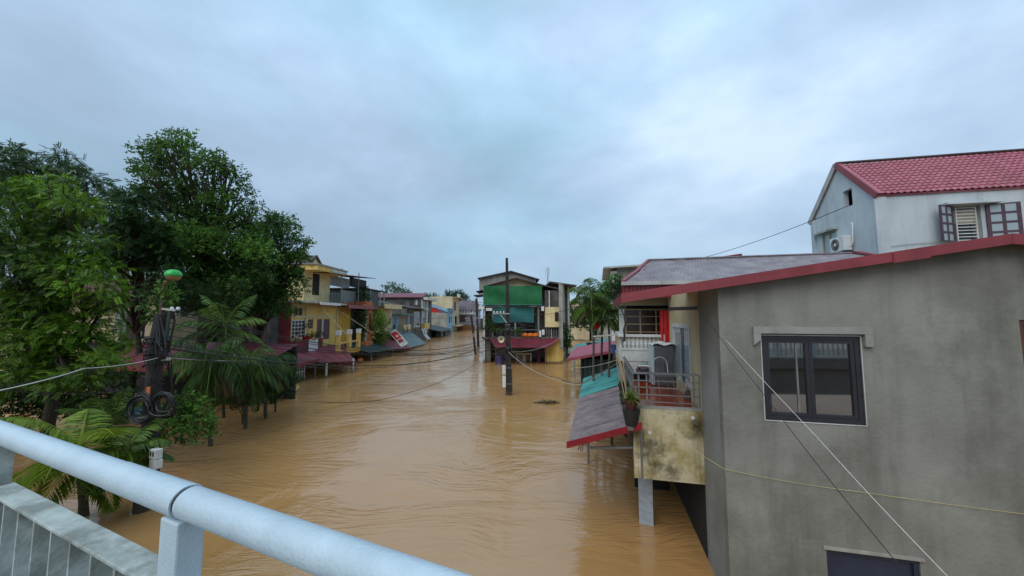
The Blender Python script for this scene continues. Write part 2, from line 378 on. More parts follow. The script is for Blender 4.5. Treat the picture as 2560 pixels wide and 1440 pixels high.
POTBROWN = M('brown_pot', S(92, 44, 38, .8), S(64, 32, 28, .8), scale=4, rough=0.6)
POTBLACK = M('black_pot', S(44, 42, 40, .8), None, scale=4, rough=0.6)
LAMPGREEN = M('green_lamp_cap', S(38, 190, 84, .9), S(30, 165, 70, .9), scale=4, rough=0.3, bump=0)
LAMPBOWL = M('amber_lamp_bowl', S(158, 124, 84, .85), S(140, 104, 66, .85), scale=3, rough=0.25, bump=0)
BLUETARP = M('blue_tarp', S(90, 130, 160, .8), S(65, 100, 130, .8), scale=2, rough=0.5, bump=0.3, bscale=6)
MUDBROWN = M('rust_brown_frame', S(150, 108, 68, .8), S(105, 72, 46, .8), scale=2.0, rough=0.9)
GREYFASC = M('grey_gutter', S(196, 196, 190, .85), S(160, 158, 150, .85), scale=2.0, rough=0.5, streak=0.4)
NAVY = M('navy_blue_panel', S(52, 60, 82, .85), S(44, 52, 72, .85), scale=2, rough=0.35, bump=0)
def glass_mat(name, col, rough=0.03):
    m = bpy.data.materials.new(name); m.use_nodes = True; p = m.node_tree.nodes['Principled BSDF']
    p.inputs['Base Color'].default_value = col; p.inputs['Roughness'].default_value = rough; p.inputs['Specular IOR Level'].default_value = 0.8
    return m
GLASS = glass_mat('dark_window_glass', (0.006, 0.006, 0.007, 1))
GLASS.node_tree.nodes['Principled BSDF'].inputs['IOR'].default_value = 2.5
GLASS_FAR = glass_mat('far_window_glass', (0.02, 0.022, 0.025, 1), 0.1)
GLASS_PALE = glass_mat('frosted_pane', (0.30, 0.36, 0.38, 1), 0.25)

LEAF_DARK = leaf_mat('dark_green_leaf', S(36, 60, 32), S(88, 120, 56))
LEAF_MID = leaf_mat('mid_green_leaf', S(40, 68, 26), S(108, 152, 58))
LEAF_LIGHT = leaf_mat('fresh_green_leaf', S(34, 58, 16), S(126, 168, 48))
LEAF_PALM = leaf_mat('palm_leaf', S(30, 58, 28), S(120, 150, 66))
LEAF_PALMN = leaf_mat('yellow_green_palm_leaf', S(60, 92, 26), S(150, 172, 60))
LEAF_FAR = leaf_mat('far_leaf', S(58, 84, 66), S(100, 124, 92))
LEAF_DRY = leaf_mat('dry_leaf', S(96, 84, 52), S(150, 136, 92))
# ------------------------------------------------------------------ builders
def wall_cells(mb, F, u0, u1, z0, z1, v0=0.0, t=0.15, holes=()):
    """wall in the plane v=v0 with rectangular openings (u0,u1,z0,z1)"""
    us = sorted({u0, u1, *[min(max(h[i], u0), u1) for h in holes for i in (0, 1)]})
    zs = sorted({z0, z1, *[min(max(h[i], z0), z1) for h in holes for i in (2, 3)]})
    for i in range(len(us) - 1):
        run = None
        for j in range(len(zs) - 1):
            cu, cz = (us[i] + us[i + 1]) / 2, (zs[j] + zs[j + 1]) / 2
            solid = not any(h[0] < cu < h[1] and h[2] < cz < h[3] for h in holes)
            if solid:
                if run is None: run = zs[j]
            if (not solid or j == len(zs) - 2) and run is not None:
                top = zs[j + 1] if solid else zs[j]
                mb.box(F, us[i], us[i + 1], v0, v0 + t, run, top); run = None
    return mb

def window(F, r, parent, frame=None, glass=None, v=0.0, cols=2, rows=1, fw=0.06, depth=0.06, name='window', sill=None, label=None):
    """framed window in the opening r=(u0,u1,z0,z1); pane a sub-part"""
    u0, u1, z0, z1 = r
    mb = MB()
    mb.box(F, u0, u0 + fw, v, v + depth, z0, z1).box(F, u1 - fw, u1, v, v + depth, z0, z1)
    mb.box(F, u0 + fw, u1 - fw, v, v + depth, z0, z0 + fw).box(F, u0 + fw, u1 - fw, v, v + depth, z1 - fw, z1)
    for i in range(1, cols):
        c = u0 + (u1 - u0) * i / cols; mb.box(F, c - fw / 2, c + fw / 2, v + .004, v + depth - .004, z0 + fw, z1 - fw)
    for j in range(1, rows):
        c = z0 + (z1 - z0) * j / rows; mb.box(F, u0 + fw, u1 - fw, v + .008, v + depth - .008, c - fw / 3, c + fw / 3)
    fo = mb.build(name, frame or FRAMEDARK, parent)
    if label: fo['label'] = label
    MB().box(F, u0 + fw * .6, u1 - fw * .6, v + depth * .55, v + depth * .55 + .012, z0 + fw * .6, z1 - fw * .6).build('pane', glass or GLASS_FAR, fo)
    if sill: MB().box(F, u0 - .08, u1 + .08, v - .09, v + .03, z0 - .07, z0 - .003).build('sill', sill, fo)
    return fo

def house_shell(F, u0, u1, z0, z1, depth, holes=(), v0=0.0, t=0.15):
    mb = MB()
    wall_cells(mb, F, u0, u1, z0, z1, v0, t, holes)
    mb.box(F, u0, u0 + t, v0 + t, v0 + depth - t, z0, z1).box(F, u1 - t, u1, v0 + t, v0 + depth - t, z0, z1)
    mb.box(F, u0, u1, v0 + depth - t, v0 + depth, z0, z1)
    return mb

def mesh_np(name, V, Fq, m, parent, tint=None):
    off = np.array(root_loc(parent)); V = np.asarray(V, dtype=np.float32) - off.astype(np.float32)
    me = bpy.data.meshes.new(name); nv, nf, k = len(V), len(Fq), Fq.shape[1]
    me.vertices.add(nv); me.vertices.foreach_set('co', V.ravel())
    me.loops.add(nf * k); me.loops.foreach_set('vertex_index', Fq.astype(np.int32).ravel())
    me.polygons.add(nf); me.polygons.foreach_set('loop_start', np.arange(nf, dtype=np.int32) * k)
    me.update(calc_edges=True)
    if tint is not None:
        at = me.attributes.new('tint', 'FLOAT', 'POINT'); at.data.foreach_set('value', np.asarray(tint, dtype=np.float32))
    me.materials.append(m)
    o = bpy.data.objects.new(name, me); COL.objects.link(o)
    if parent: o.parent = parent
    return o

def leaf(base, d, side, L, W, bend=0.15):
    """four-vertex pointed leaf, folded a little"""
    up = np.cross(side, d)
    return [base, base + d * L * .45 + side * W / 2 - up * L * bend * .3, base + d * L - up * L * bend, base + d * L * .45 - side * W / 2 - up * L * bend * .3]
def spray(kind, rng):
    V = []
    if kind == 'pinnate':                 # paired leaflets along a drooping stalk
        n = 7
        for i in range(n):
            t = (i + .5) / n; b = np.array([t, 0, -.22 * t * t]); W = .16 * (1 - .3 * abs(t - .5))
            for sgn in (1, -1):
                d = np.array([.45, sgn * .85, -.25]); d /= np.linalg.norm(d); sd = np.array([.85, -sgn * .45, 0])
                V += leaf(b, d, sd, .36, W, .25)
    elif kind == 'broad':
        for i in range(9):
            t = .15 + .85 * rng.random(); b = np.array([t, 0, 0])
            d = rng.normal(size=3); d[0] += .8; d[2] -= .25; d /= np.linalg.norm(d)
            sd = np.cross(d, rng.normal(size=3)); sd /= np.linalg.norm(sd)
            V += leaf(b, d, sd, .42, .22, .15)
    else:                                  # grass-like narrow leaves (bamboo, vines)
        for i in range(10):
            t = rng.random(); b = np.array([t, 0, -.15 * t])
            d = rng.normal(size=3) * .7; d[0] += .6; d[2] -= .5; d /= np.linalg.norm(d)
            sd = np.cross(d, rng.normal(size=3)); sd /= np.linalg.norm(sd)
            V += leaf(b, d, sd, .5, .12, .2)
    return np.array(V)

def crown(name, clumps, m, parent, size, kind='broad', dens=1.0, rng=RNG, droop=.35):
    """clumps: (centre xyz, radius vector, tint bias)"""
    Vs, Ts = [], []
    for c, r, tb in clumps:
        c = np.array(c); r = np.array(r)
        n = int(dens * 24 * (r[0] * r[2]) / (size * size)) + 8
        tmpl = [spray(kind, rng) for _ in range(5)]
        nrm = rng.normal(size=(n, 3)); nrm /= np.linalg.norm(nrm, axis=1)[:, None]
        nrm[:, 2] = np.where(nrm[:, 2] < -.3, -nrm[:, 2] * .8, nrm[:, 2])
        lump = 1 + .22 * np.sin(nrm[:, 0] * 5 + c[0] * 3) * np.cos(nrm[:, 2] * 6 + c[2] * 2)
        rad = (rng.random(n) ** .55 * .95 + .12) * lump
        P = c + nrm * r * rad[:, None]
        D = nrm * .9 + rng.normal(size=(n, 3)) * .45; D[:, 2] -= droop; D /= np.linalg.norm(D, axis=1)[:, None]
        up = rng.normal(size=(n, 3)) * .35 + np.array([0, 0, 1.]); Sd = np.cross(up, D); Sd /= np.linalg.norm(Sd, axis=1)[:, None]; U = np.cross(D, Sd)
        sc = size * (.7 + .6 * rng.random(n))
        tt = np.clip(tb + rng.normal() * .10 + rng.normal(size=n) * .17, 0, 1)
        pick = rng.integers(0, 5, n)
        for k in range(5):
            s_ = pick == k; T = tmpl[k]
            W = (P[s_][:, None, :] + sc[s_][:, None, None] * (T[None, :, 0, None] * D[s_][:, None, :] + T[None, :, 1, None] * Sd[s_][:, None, :] + T[None, :, 2, None] * U[s_][:, None, :]))
            Vs.append(W.reshape(-1, 3)); Ts.append(np.repeat(tt[s_], len(T)) + np.clip(rng.normal(size=len(T) * s_.sum()) * .05, -.1, .1))
    V = np.concatenate(Vs); T = np.clip(np.concatenate(Ts), 0, 1)
    Fq = np.arange(len(V)).reshape(-1, 4)
    return mesh_np(name, V, Fq, m, parent, T)

def limb_pts(a, b, n=7, sag=.12, jit=.06):
    a, b = Vector(a), Vector(b); L = (b - a).length; pts = []
    for i in range(n + 1):
        t = i / n; q = a.lerp(b, t); q.z += L * sag * math.sin(math.pi * t) * .5
        if 0 < i < n: q += Vector((random.uniform(-1, 1), random.uniform(-1, 1), random.uniform(-.4, .4))) * L * jit * .4
        pts.append(q)
    return pts
def tree(name, label, base, fork_z, clumps_px, depth, m, size, kind='broad', dens=1.0, trunk_r=.18, group=None, jit=1.2, droop=.35, rz=1.0, cat='tree'):
    base = Vector(base); t = thing(name, label, cat, base, group)
    cl = []
    for q in list(clumps_px) + [(c_[0] + random.uniform(-1, 1) * c_[2], c_[1] + random.uniform(-1, .7) * c_[2], c_[2] * random.uniform(.3, .45), *c_[3:]) for c_ in clumps_px if c_[2] > 30 and len(clumps_px) > 9]:
        px, py, r = q[:3]; tb = q[3] if len(q) > 3 else .3; d = (q[4] if len(q) > 4 else depth) + random.uniform(-jit, jit)
        c = PD(px, py, d); R = r * d / FPX
        cl.append((c, (R * 1.05, R * 1.1, R * rz), tb))
    crown('crown', cl, m, t, size, kind, dens, droop=droop)
    fork = Vector((base.x + random.uniform(-.3, .3), base.y, fork_z))
    pts = limb_pts(base - Vector((0, 0, .8)), fork, 6, 0, .05)
    MB().tube(pts, [trunk_r * (1.15 - .35 * i / 6) for i in range(7)], 9).build('trunk', BARK, t, smooth=True)
    mb = MB()
    for i, (c, R, tb) in enumerate(cl):
        st = fork if i % 3 else pts[4]
        e = Vector(c); L = limb_pts(st, e, 6, .15, .08); r0 = trunk_r * .5
        mb.tube(L, [r0 * (1 - .8 * k / 6) for k in range(7)], 6)
        for k in range(3):
            e2 = e + Vector((random.uniform(-1, 1) * R[0], random.uniform(-1, 1) * R[1], random.uniform(-.2, .9) * R[2])) * .8
            mb.tube(limb_pts(L[4], e2, 4, .1, .08), [r0 * .35 * (1 - .8 * q / 4) for q in range(5)], 5)
    o = mb.build('branches', BARK, t, smooth=True); o['kind'] = 'stuff'
    return t

def frond(parent, o, az, el, L, droop, m, lw=.06, ll=.5, nseg=16, tb=.4, rng=RNG, hang=.5):
    """feather palm frond: arched midrib with two rows of drooping leaflets, one mesh"""
    o = np.array(o, dtype=float); V = []; T = []
    d = np.array([math.cos(az) * math.cos(el), math.sin(az) * math.cos(el), math.sin(el)])
    side0 = np.array([-math.sin(az), math.cos(az), 0.]); p = o.copy(); pts = [p.copy()]; dirs = [d.copy()]
    for i in range(nseg):
        d = d + np.array([0, 0, -droop / nseg * (0.4 + 1.4 * i / nseg)]); d /= np.linalg.norm(d)
        p = p + d * L / nseg; pts.append(p.copy()); dirs.append(d.copy())
    for i in range(nseg):                      # midrib as a flat triangle strip with depth
        w0 = .022 * (1 - i / nseg) + .006; w1 = .022 * (1 - (i + 1) / nseg) + .006; u = np.array([0, 0, .012])
        V += [pts[i] - side0 * w0, pts[i] + side0 * w0, pts[i + 1] + side0 * w1, pts[i + 1] - side0 * w1]; T += [tb + .3] * 4
        V += [pts[i] - u, pts[i] + u, pts[i + 1] + u, pts[i + 1] - u]; T += [tb + .3] * 4
    n2 = nseg * 2
    for i in range(3, n2 + 1):
        t = i / n2; k = min(int(t * nseg), nseg - 1); f = t * nseg - k; q = pts[k] * (1 - f) + pts[k + 1] * f; dd = dirs[k]
        Lf = ll * (math.sin(math.pi * min(1, .18 + t * .86)) ** .7) * rng.uniform(.85, 1.1)
        for sg in (1, -1):
            dv = dd * .55 + side0 * sg * .8 + np.array([0, 0, .12 - hang * rng.uniform(.7, 1.3)]); dv /= np.linalg.norm(dv)
            dv2 = dv + np.array([0, 0, -hang * .9]); dv2 /= np.linalg.norm(dv2)
            sd = np.cross(dv, np.array([0, 0, 1.])); sd /= (np.linalg.norm(sd) + 1e-6); sd = sd * .7 + np.array([0, 0, .5 * sg]); a = q; b = q + dv * Lf * .5; c = b + dv2 * Lf * .5
            tt = np.clip(tb + rng.normal() * .15, 0, 1); wv = lw * rng.uniform(.8, 1.15)
            V += [a, b + sd * wv / 2, c, b - sd * wv / 2]; T += [tt] * 4
    V = np.array(V); return mesh_np('frond', V, np.arange(len(V)).reshape(-1, 4), m, parent, np.clip(T, 0, 1))
def palm(label, base, top, n, L, m, r=.09, ll=.5, lw=.06, group=None, els=(-.15, 1.25), droop=1.5, tb=.35, hang=.5, seed=1, name='palm_tree', dead=0):
    rng = np.random.default_rng(seed); base = Vector(base); top = Vector(top)
    t = thing(name, label, 'palm', base, group)
    pts = [(base - Vector((0, 0, .7))).lerp(top, i / 10) + Vector((.03 * math.sin(i), .03 * math.cos(i * 1.3), 0)) for i in range(11)]
    MB().tube(pts, [r * (1.1 - .35 * i / 10) * (1.05 if i % 2 else .97) for i in range(11)], 10).build('trunk', PALMBARK, t, smooth=True)
    for i in range(n):
        az = 2.399 * i + rng.uniform(-.3, .3); f = (i + .5) / n
        el = els[0] + (els[1] - els[0]) * f
        frond(t, top + Vector((0, 0, -.25 + .3 * f)), az, el, L * rng.uniform(.85, 1.1), droop * rng.uniform(.8, 1.2), m, lw, ll, tb=tb + rng.uniform(-.15, .2), rng=rng, hang=hang)
    for i in range(dead):
        fo = frond(t, top + Vector((0, 0, -.3)), rng.uniform(0, 6.28), -.6, L * .8, 1.4, LEAF_DRY, lw, ll * .8, tb=.4, rng=rng, hang=.9); fo['label'] = 'dry brown hanging frond'
    return t

def cable(name, label, pts, r, m, sag=0.0, group=None, cat='cable', n=18):
    mb = MB(); P = []
    for i in range(len(pts) - 1):
        a, b = Vector(pts[i]), Vector(pts[i + 1]); sg = sag[i] if isinstance(sag, (list, tuple)) else sag
        for k in range(n + (1 if i == len(pts) - 2 else 0)):
            t = k / n; q = a.lerp(b, t); q.z -= sg * 4 * t * (1 - t); P.append(q)
    return single(mb.tube(P, r, 6), name, m, label, cat, group, smooth=True)

# ================================================================== SETTING
bm = MB(); X_ = 4000
water = MB().add([(-X_, -X_, 0), (X_, -X_, 0), (X_, X_, 0), (-X_, X_, 0)], [(0, 1, 2, 3)]).build('water', water_mat())
tag(water, 'brown muddy flood water filling the street between the houses', None, None, 'structure')
del water['label']; water['label'] = 'brown muddy flood water filling the street between the houses'

# bridge deck and railing the photograph is taken from
RD = Vector((.9165, -.40, 0)).normalized(); RN = Vector((-RD.y, RD.x, 0))      # along the rail / away from the deck
FRAIL = Fr(*(RN * .688 + RD * -2.6)[:2], math.degrees(math.atan2(RD.y, RD.x)))
RZ = CAM_H - .593
DECK_Z = CAM_H - 1.64
dk = MB().box(FRAIL, -30, 30, -5.0, .14, DECK_Z - .30, DECK_Z).box(FRAIL, -30, 30, -.14, .14, DECK_Z, DECK_Z + .10)
for v in (-.2, -1.6, -3.2, -4.6):
    dk.box(FRAIL, -30, 30, v - .2, v + .2, DECK_Z - 1.25, DECK_Z - .302)
tag(dk.build('bridge_deck', DECKMAT, None, bevel=.01), 'concrete bridge deck behind the pale blue railing', None, None, 'structure')
for u_, v_ in ((8.2, -.9), (8.2, -4.2), (-12, -.9), (-12, -4.2), (22, -.9), (22, -4.2)):
    tag(MB().tube([FRAIL.p(u_, v_, -1), FRAIL.p(u_, v_, DECK_Z - 1.252)], .32, 20).build('bridge_column', DECKMAT, None, smooth=True), 'round concrete column under the bridge deck', None, None, 'structure')
t = thing('bridge_railing', 'pale blue painted pipe railing of the bridge in front of the flood', 'railing', FRAIL.p(0, 0, DECK_Z + .1))
uj = FRAIL.h(478, 1240)[0]; ul = FRAIL.h(285, 1160)[0]
# joint position along the rail from the photo
def rail_u(px):
    r = ray(px, 1150); k = (0 - (EYE - FRAIL.o).dot(FRAIL.v)) / r.dot(FRAIL.v); return (EYE + r * k - FRAIL.o).dot(FRAIL.u)
uj = rail_u(476); us = rail_u(300); up_ = rail_u(468); up0 = rail_u(2)
def rp(u, z=RZ, v=0): return FRAIL.p(u, v, z)
MB().tube([rp(-9), rp(us - .012)], .0478, 28).build('handrail', RAILPAINT, t, smooth=True)
MB().tube([rp(us - .02), rp(us - .008), rp(us), rp(uj - .012), rp(uj - .004), rp(uj)], [.048, .0483, .0495, .0500, .0503, .0490], 28).build('sleeve', RAILPAINT, t, smooth=True)
MB().tube([rp(uj - .002), rp(uj + .014)], .0435, 28).build('joint_gap', BLACK, t, smooth=True)
MB().tube([rp(uj + .013), rp(uj + .016), rp(14)], [.0455, .0470, .0472], 28).build('handrail', RAILPAINT, t, smooth=True)
ZL = RZ - .25
for up in (up0 - 1.35 * 2, up0 - 1.32, up0 - .03, up_ + .0, *[up_ + 1.32 * k for k in range(1, 9)]):
    MB().box(FRAIL, up - .050, up + .050, -.038, .038, DECK_Z + .1, RZ - .045).build('post', RAILDIRTY if up < up0 else RAILPAINT, t, bevel=.006)
    MB().box(FRAIL, up - .07, up + .07, -.07, .07, DECK_Z + .1, DECK_Z + .112).build('base_plate', RAILDIRTY, t, bevel=.003)
spans = [(up0 - .03 + .045, up_ - .045), (up0 - 1.32 + .045, up0 - .03 - .045), *[(up_ + 1.32 * k + .045, up_ + 1.32 * (k + 1) - .045) for k in range(8)]]
for a, b in spans:
    MB().box(FRAIL, a, b, -.045, .045, ZL - .014, ZL).build('lower_rail', RAILDIRTY, t, bevel=.003)
    MB().box(FRAIL, a, b, -.03, .03, DECK_Z + .17, DECK_Z + .18).build('bottom_rail', RAILDIRTY, t, bevel=.003)
    nb = max(2, int((b - a) / .165))
    for i in range(nb):
        u = a + (i + .5) * (b - a) / nb
        MB().box(FRAIL, u - .006, u + .006, -.040, .040, DECK_Z + .182, ZL - .016).build('baluster', RAILDIRTY, t)
# ================================================================== LEFT ROW OF HOUSES (street-facing walls in the plane x = -20)
FL = Fr(-20, 0, 90)
def hole_px(F, q, v=0):
    return F.R(*q[:4], v=v)
def row_house(name, label, u0, u1, ztop, m, wins=(), v0=0.0, depth=9.0, roof=DARKROOF, over=.35, rt=.12, cat='house', F=None, zb=-.6, group='houses along the flooded street'):
    F = F or FL
    t = thing(name, label, cat, F.p((u0 + u1) / 2, v0 + depth / 2, 0), group)
    holes = [hole_px(F, q, v0) for q in wins]
    house_shell(F, u0, u1, zb, ztop, depth, holes, v0).build('wall', m, t)
    MB().box(F, u0 - .02, u1 + .02, v0 - over, v0 + depth + .1, ztop + .003, ztop + rt).build('roof', roof, t)
    for q, h in zip(wins, holes):
        kw = q[4] if len(q) > 4 else {}
        window(F, h, t, v=v0 + .03, **kw)
    return t
U = lambda px, v=0: FL.h(px, 790, v)[0]
ZL_ = lambda px, py, v=0: FL.h(px, py, v)[1]

# ---- yellow house with the corrugated balcony
t = thing('yellow_house', 'yellow house with arched window, crimson balcony and small gable on top', 'house', FL.p(36, 4, 0), 'houses along the flooded street')
u0, u1, zt = 31.5, 41.2, ZL_(760, 758)
wins = [(735, 768, 758, 790), (729, 800, 762, 846), (770, 798, 783, 822), (792, 798, 804, 846), (808, 798, 824, 848)]
holes = [FL.R(*q) for q in wins]
house_shell(FL, u0, u1, -.6, zt, 9, holes).build('wall', YELLOW, t)
a = holes[0]; r_ = (a[1] - a[0]) / 2; uc = (a[0] + a[1]) / 2
window(FL, a, t, frame=PALE_CREAM, v=.03, cols=2, rows=1, name='arched_window')
arch = [(uc + (r_ + .16) * math.cos(k * math.pi / 10), a[3] - .05 + (r_ * .55 + .16) * math.sin(k * math.pi / 10)) for k in range(11)]
arch_i = [(uc + r_ * math.cos(k * math.pi / 10), a[3] - .05 + r_ * .55 * math.sin(k * math.pi / 10)) for k in range(11)]
mb = MB()
for k in range(10):
    mb.prism_uz(FL, [arch[k], arch[k + 1], arch_i[k + 1], arch_i[k]], -.06, .02)
mb.build('arch_moulding', PALE_CREAM, t)
window(FL, holes[1], t, frame=WHITE, v=.02, cols=4, rows=5, fw=.09, name='lattice_window', label='large white lattice window')
window(FL, holes[2], t, frame=TAN, v=.03, cols=3, rows=3, fw=.05)
for h in holes[3:]:
    MB().box(FL, h[0], h[1], .06, .11, h[2], h[3]).build('door', DARKWOOD, t)
MB().box(FL, holes[3][1] + .05, holes[4][0] - .05, -.03, .06, holes[3][2], holes[3][3]).build('door_post', WHITE, t)
for z_, e in ((zt - .25, .09), (ZL_(790, 792), .07)):
    MB().box(FL, u0, u1, -e, -.003, z_ - .09, z_ + .09).build('moulding', PALE_CREAM, t)
for up in (765, 843):
    c = U(up); MB().box(FL, c - .22, c + .22, -.10, -.003, 1.7, zt - .36).build('pilaster', PALE_CREAM, t)
MB().box(FL, u0 - .2, u1, -1.1, 9, zt + .003, zt + .16).build('roof', GREYFASC, t)
MB().box(FL, U(800, -1.2), U(849, -1.2), -1.32, -1.12, zt - .12, zt + .14).build('light_box', PLASTICWHITE, t)
# third storey with canopy and gable
v3 = 1.2
a3, b3 = U(757, v3), U(822, v3); z3 = ZL_(800, 684, v3)
h3 = FL.R(781, 684, 799, 738, v3)
house_shell(FL, a3, b3, zt + .17, z3, 7, [h3], v3).build('upper_wall', CREAM, t)
MB().box(FL, h3[0], h3[1], v3 + .05, v3 + .1, h3[2], h3[3]).build('upper_door', DARKINT, t)
MB().box(FL, U(774, .2), U(850, .2), -.4, v3 + 2, z3 + .004, z3 + .5).build('canopy_slab', YELLOW, t)
MB().box(FL, U(772, .2), U(852, .2), -.5, v3 + 2.1, z3 + .504, z3 + .66).build('canopy_coping', MIDCON, t)
MB().box(FL, U(812, .2), U(850, .2), -.46, -.403, z3 + .1, z3 + .42).build('canopy_band', WHITE, t)
gp, gl, gr_ = FL.h(795, 640, v3), U(771, v3), U(812, v3)
gz = ZL_(775, 668, v3)
MB().prism_uz(FL, [(gl, z3 + .67), (gr_, z3 + .67), (gr_, gz), (gp[0], gp[1]), (gl, gz)], v3 + .3, v3 + 7).build('gable', PALE_CREAM, t)
for sgn, e in ((gl - .35, 'l'), (gr_ + .35, 'r')):
    za = gz - .22
    MB().slab(FL.p(sgn, v3 + .2, za), FL.p(gp[0], v3 + .2, gp[1] + .06), FL.p(gp[0], v3 + 7.4, gp[1] + .06), FL.p(sgn, v3 + 7.4, za), .1).build('gable_roof', DARKROOF, t)
    mb = MB().bar(FL.p(sgn, v3 + .15, za), FL.p(gp[0], v3 + .15, gp[1] + .05), .08, .16); mb.build('verge_board', RUSTMETAL, t)
MB().box(FL, FL.h(793, 660, v3)[0], FL.h(802, 660, v3)[0], v3 + .22, v3 + .28, gz + .05, gz + .55).build('vent', WHITE, t)
# crimson screen and balcony
CS = Fr(0, 31.2, 0)
q = CS.R(690, 756, 727, 884)
MB().corr(CS.p(q[0], 0, q[2]), CS.p(q[1], 0, q[2]), CS.p(q[1], 0, q[3]), CS.p(q[0], 0, q[3]), .14, .025, .01).build('corrugated_screen', REDSHEET, t)
zb0, zb1 = 1.75, 2.98
xb = -18.75
MB().box(FL, 31.3, 36.1, -1.25, -.01, zb0 - .28, zb0).build('balcony_slab', RUSTMETAL, t)
MB().box(FL, 31.4, 36.0, -1.2, -.02, 2.02, 2.16).build('balcony_floor', MIDCON, t)
mb = MB().corr((xb, 31.4, zb0), (xb, 36, zb0), (xb, 36, zb1), (xb, 31.4, zb1), .16, .022, .01)
mb.build('balcony_front', CRIMSON, t)
MB().corr((-19.95, 31.4, zb0), (xb, 31.4, zb0), (xb, 31.4, zb1), (-19.95, 31.4, zb1), .16, .022, .01).build('balcony_side', CRIMSON, t)
MB().bar((xb, 31.4, zb1 + .03), (xb, 36, zb1 + .03), .07).build('balcony_rail', REDTRIM, t)
# sheet hanging on the balcony
mb = MB(); n = 8
pa = FL.h(771, 868, -1.33)[0]; pb = FL.h(795, 868, -1.33)[0]
Vv = []
for i in range(n + 1):
    for j in range(5):
        Vv.append(FL.p(pa + (pb - pa) * i / n, -1.33 - .03 * math.sin(i * 1.4) - .02 * j * .2, 3.0 - 1.15 * j / 4 + .05 * math.sin(i)))
for i in range(n + 1):
    for j in range(5):
        q_ = Vv[i * 5 + j]; Vv.append(q_ + Vector((.012, 0, 0)))
m5 = (n + 1) * 5
Fs = [(i * 5 + j, i * 5 + j + 5, i * 5 + j + 6, i * 5 + j + 1) for i in range(n) for j in range(4)] + [(m5 + i * 5 + j, m5 + i * 5 + j + 1, m5 + i * 5 + j + 6, m5 + i * 5 + j + 5) for i in range(n) for j in range(4)]
single(MB().add(Vv, Fs), 'hanging_sheet', PLASTICWHITE, 'creased white sheet hung over the crimson balcony front', 'sheet')
single(MB().slab((-18.9, 31.4, 1.0), (-17.4, 31.2, .9), (-17.3, 35.6, .98), (-18.8, 35.8, 1.12), .1), 'white_board', WHITE, 'long white board lying under the crimson balcony', 'board')
# diagonal poles leaning across the facade
for i, (p0, p1, d0, d1) in enumerate((((775, 740), (880, 850), 36.0, 34.5), ((822, 760), (935, 835), 39.0, 40.0))):
    single(MB().tube([PD(*p0, d0), PD(*p1, d1)], .035, 6), 'stay_pole', TAN, ['thin pale pole slanting from the canopy over the yellow wall', 'thin pale pole slanting down over the vine covered wall'][i], 'pole', 'slanting stay poles')
# potted greens on the balcony are added with the plants

# ---- plain yellow house with vines
zt2 = ZL_(870, 768)
t = thing('plain_yellow_house', 'plain deep yellow house half covered in vines, red roof edge', 'house', FL.p(45, 4, 0), 'houses along the flooded street')
house_shell(FL, 41.25, 49.0, -.6, zt2, 9).build('wall', DEEP_YEL, t)
MB().box(FL, 41.25, 50.5, -1.2, 9, zt2 + .003, zt2 + .1).build('roof', DARKROOF, t)
MB().box(FL, 41.25, 50.5, -1.32, -1.203, zt2 - .18, zt2 + .22).build('fascia', REDTRIM, t)
MB().box(FL, U(879, -.1), U(914, -.1), -.12, -.003, 1.2, zt2 - .02).build('mossy_panel', DARKCON, t)
MB().bar(FL.p(U(846, -.1), -.08, .3), FL.p(U(846, -.1), -.08, zt2), .1).build('downpipe', DEEP_YEL, t)
# yellow terrace frame standing out over the street
vt = -2.5
for px in (848, 875, 898):
    c = U(px, vt); MB().box(FL, c - .18, c + .18, vt - .18, vt + .18, 1.7, 3.25).build('terrace_pillar', YELLOW, t)
    MB().box(FL, c - .22, c + .22, vt - .22, vt + .22, 3.254, 3.75).build('pillar_cap', PLASTICWHITE, t)
ca, cb = U(846, vt) - .2, U(899, vt) + .2
MB().box(FL, ca, cb, vt - .14, vt + .14, 1.2, 1.69).build('terrace_beam', DEEP_YEL, t)
MB().box(FL, ca + .3, cb - .3, vt - .05, vt + .05, 2.35, 2.5).build('terrace_rail', YELLOW, t)
MB().box(FL, ca, cb, vt + .15, -.02, 1.1, 1.3).build('terrace_slab', MIDCON, t)
MB().box(FL, ca + 2.6, ca + 2.9, vt - .1, vt + .2, -.6, 1.19).build('terrace_post', WHITE, t)
# roof terrace above: grey panels, grille, pergola roof
t2 = thing('roof_terrace_shed', 'grey sheet panels and thin pergola roof on the vine covered house', 'roof terrace', FL.p(44, 2, zt2 + .1))
def pan(px0, y0, px1, y1, v, name, m, th=.05):
    r = FL.R(px0, y0, px1, y1, v); return MB().box(FL, r[0], r[1], v, v + th, r[2], r[3]).build(name, m, t2)
pan(820, 692, 874, 717, 2.2, 'panel', BLUEWHITE); pan(851, 727, 889, 757, .6, 'panel', GREYMETAL)
pan(874, 697, 916, 720, 2.4, 'dark_panel', DARKINT); pan(891, 722, 920, 758, 1.2, 'back_panel', DARKCON)
r = FL.R(814, 733, 850, 757, .3)
mb = MB().box(FL, r[0], r[1], .3, .34, r[3] - .05, r[3]).box(FL, r[0], r[1], .3, .34, r[2], r[2] + .05)
for i in range(9):
    u = r[0] + (r[1] - r[0]) * (i + .5) / 9; mb.bar(FL.p(u, .32, r[2] + .05), FL.p(u + (.12 if i % 2 else -.12), .32, r[3] - .05), .025)
mb.build('grille', GREYMETAL, t2)
pa, pb = FL.h(822, 683, -.5), FL.h(935, 696, -.5)
MB().corr(FL.p(pa[0], -.8, pa[1]), FL.p(pb[0], -.8, pb[1]), FL.p(pb[0], 3.5, pb[1] + .2), FL.p(pa[0], 3.5, pa[1] + .3), .2, .02, .02).build('pergola_roof', RUSTMETAL, t2)
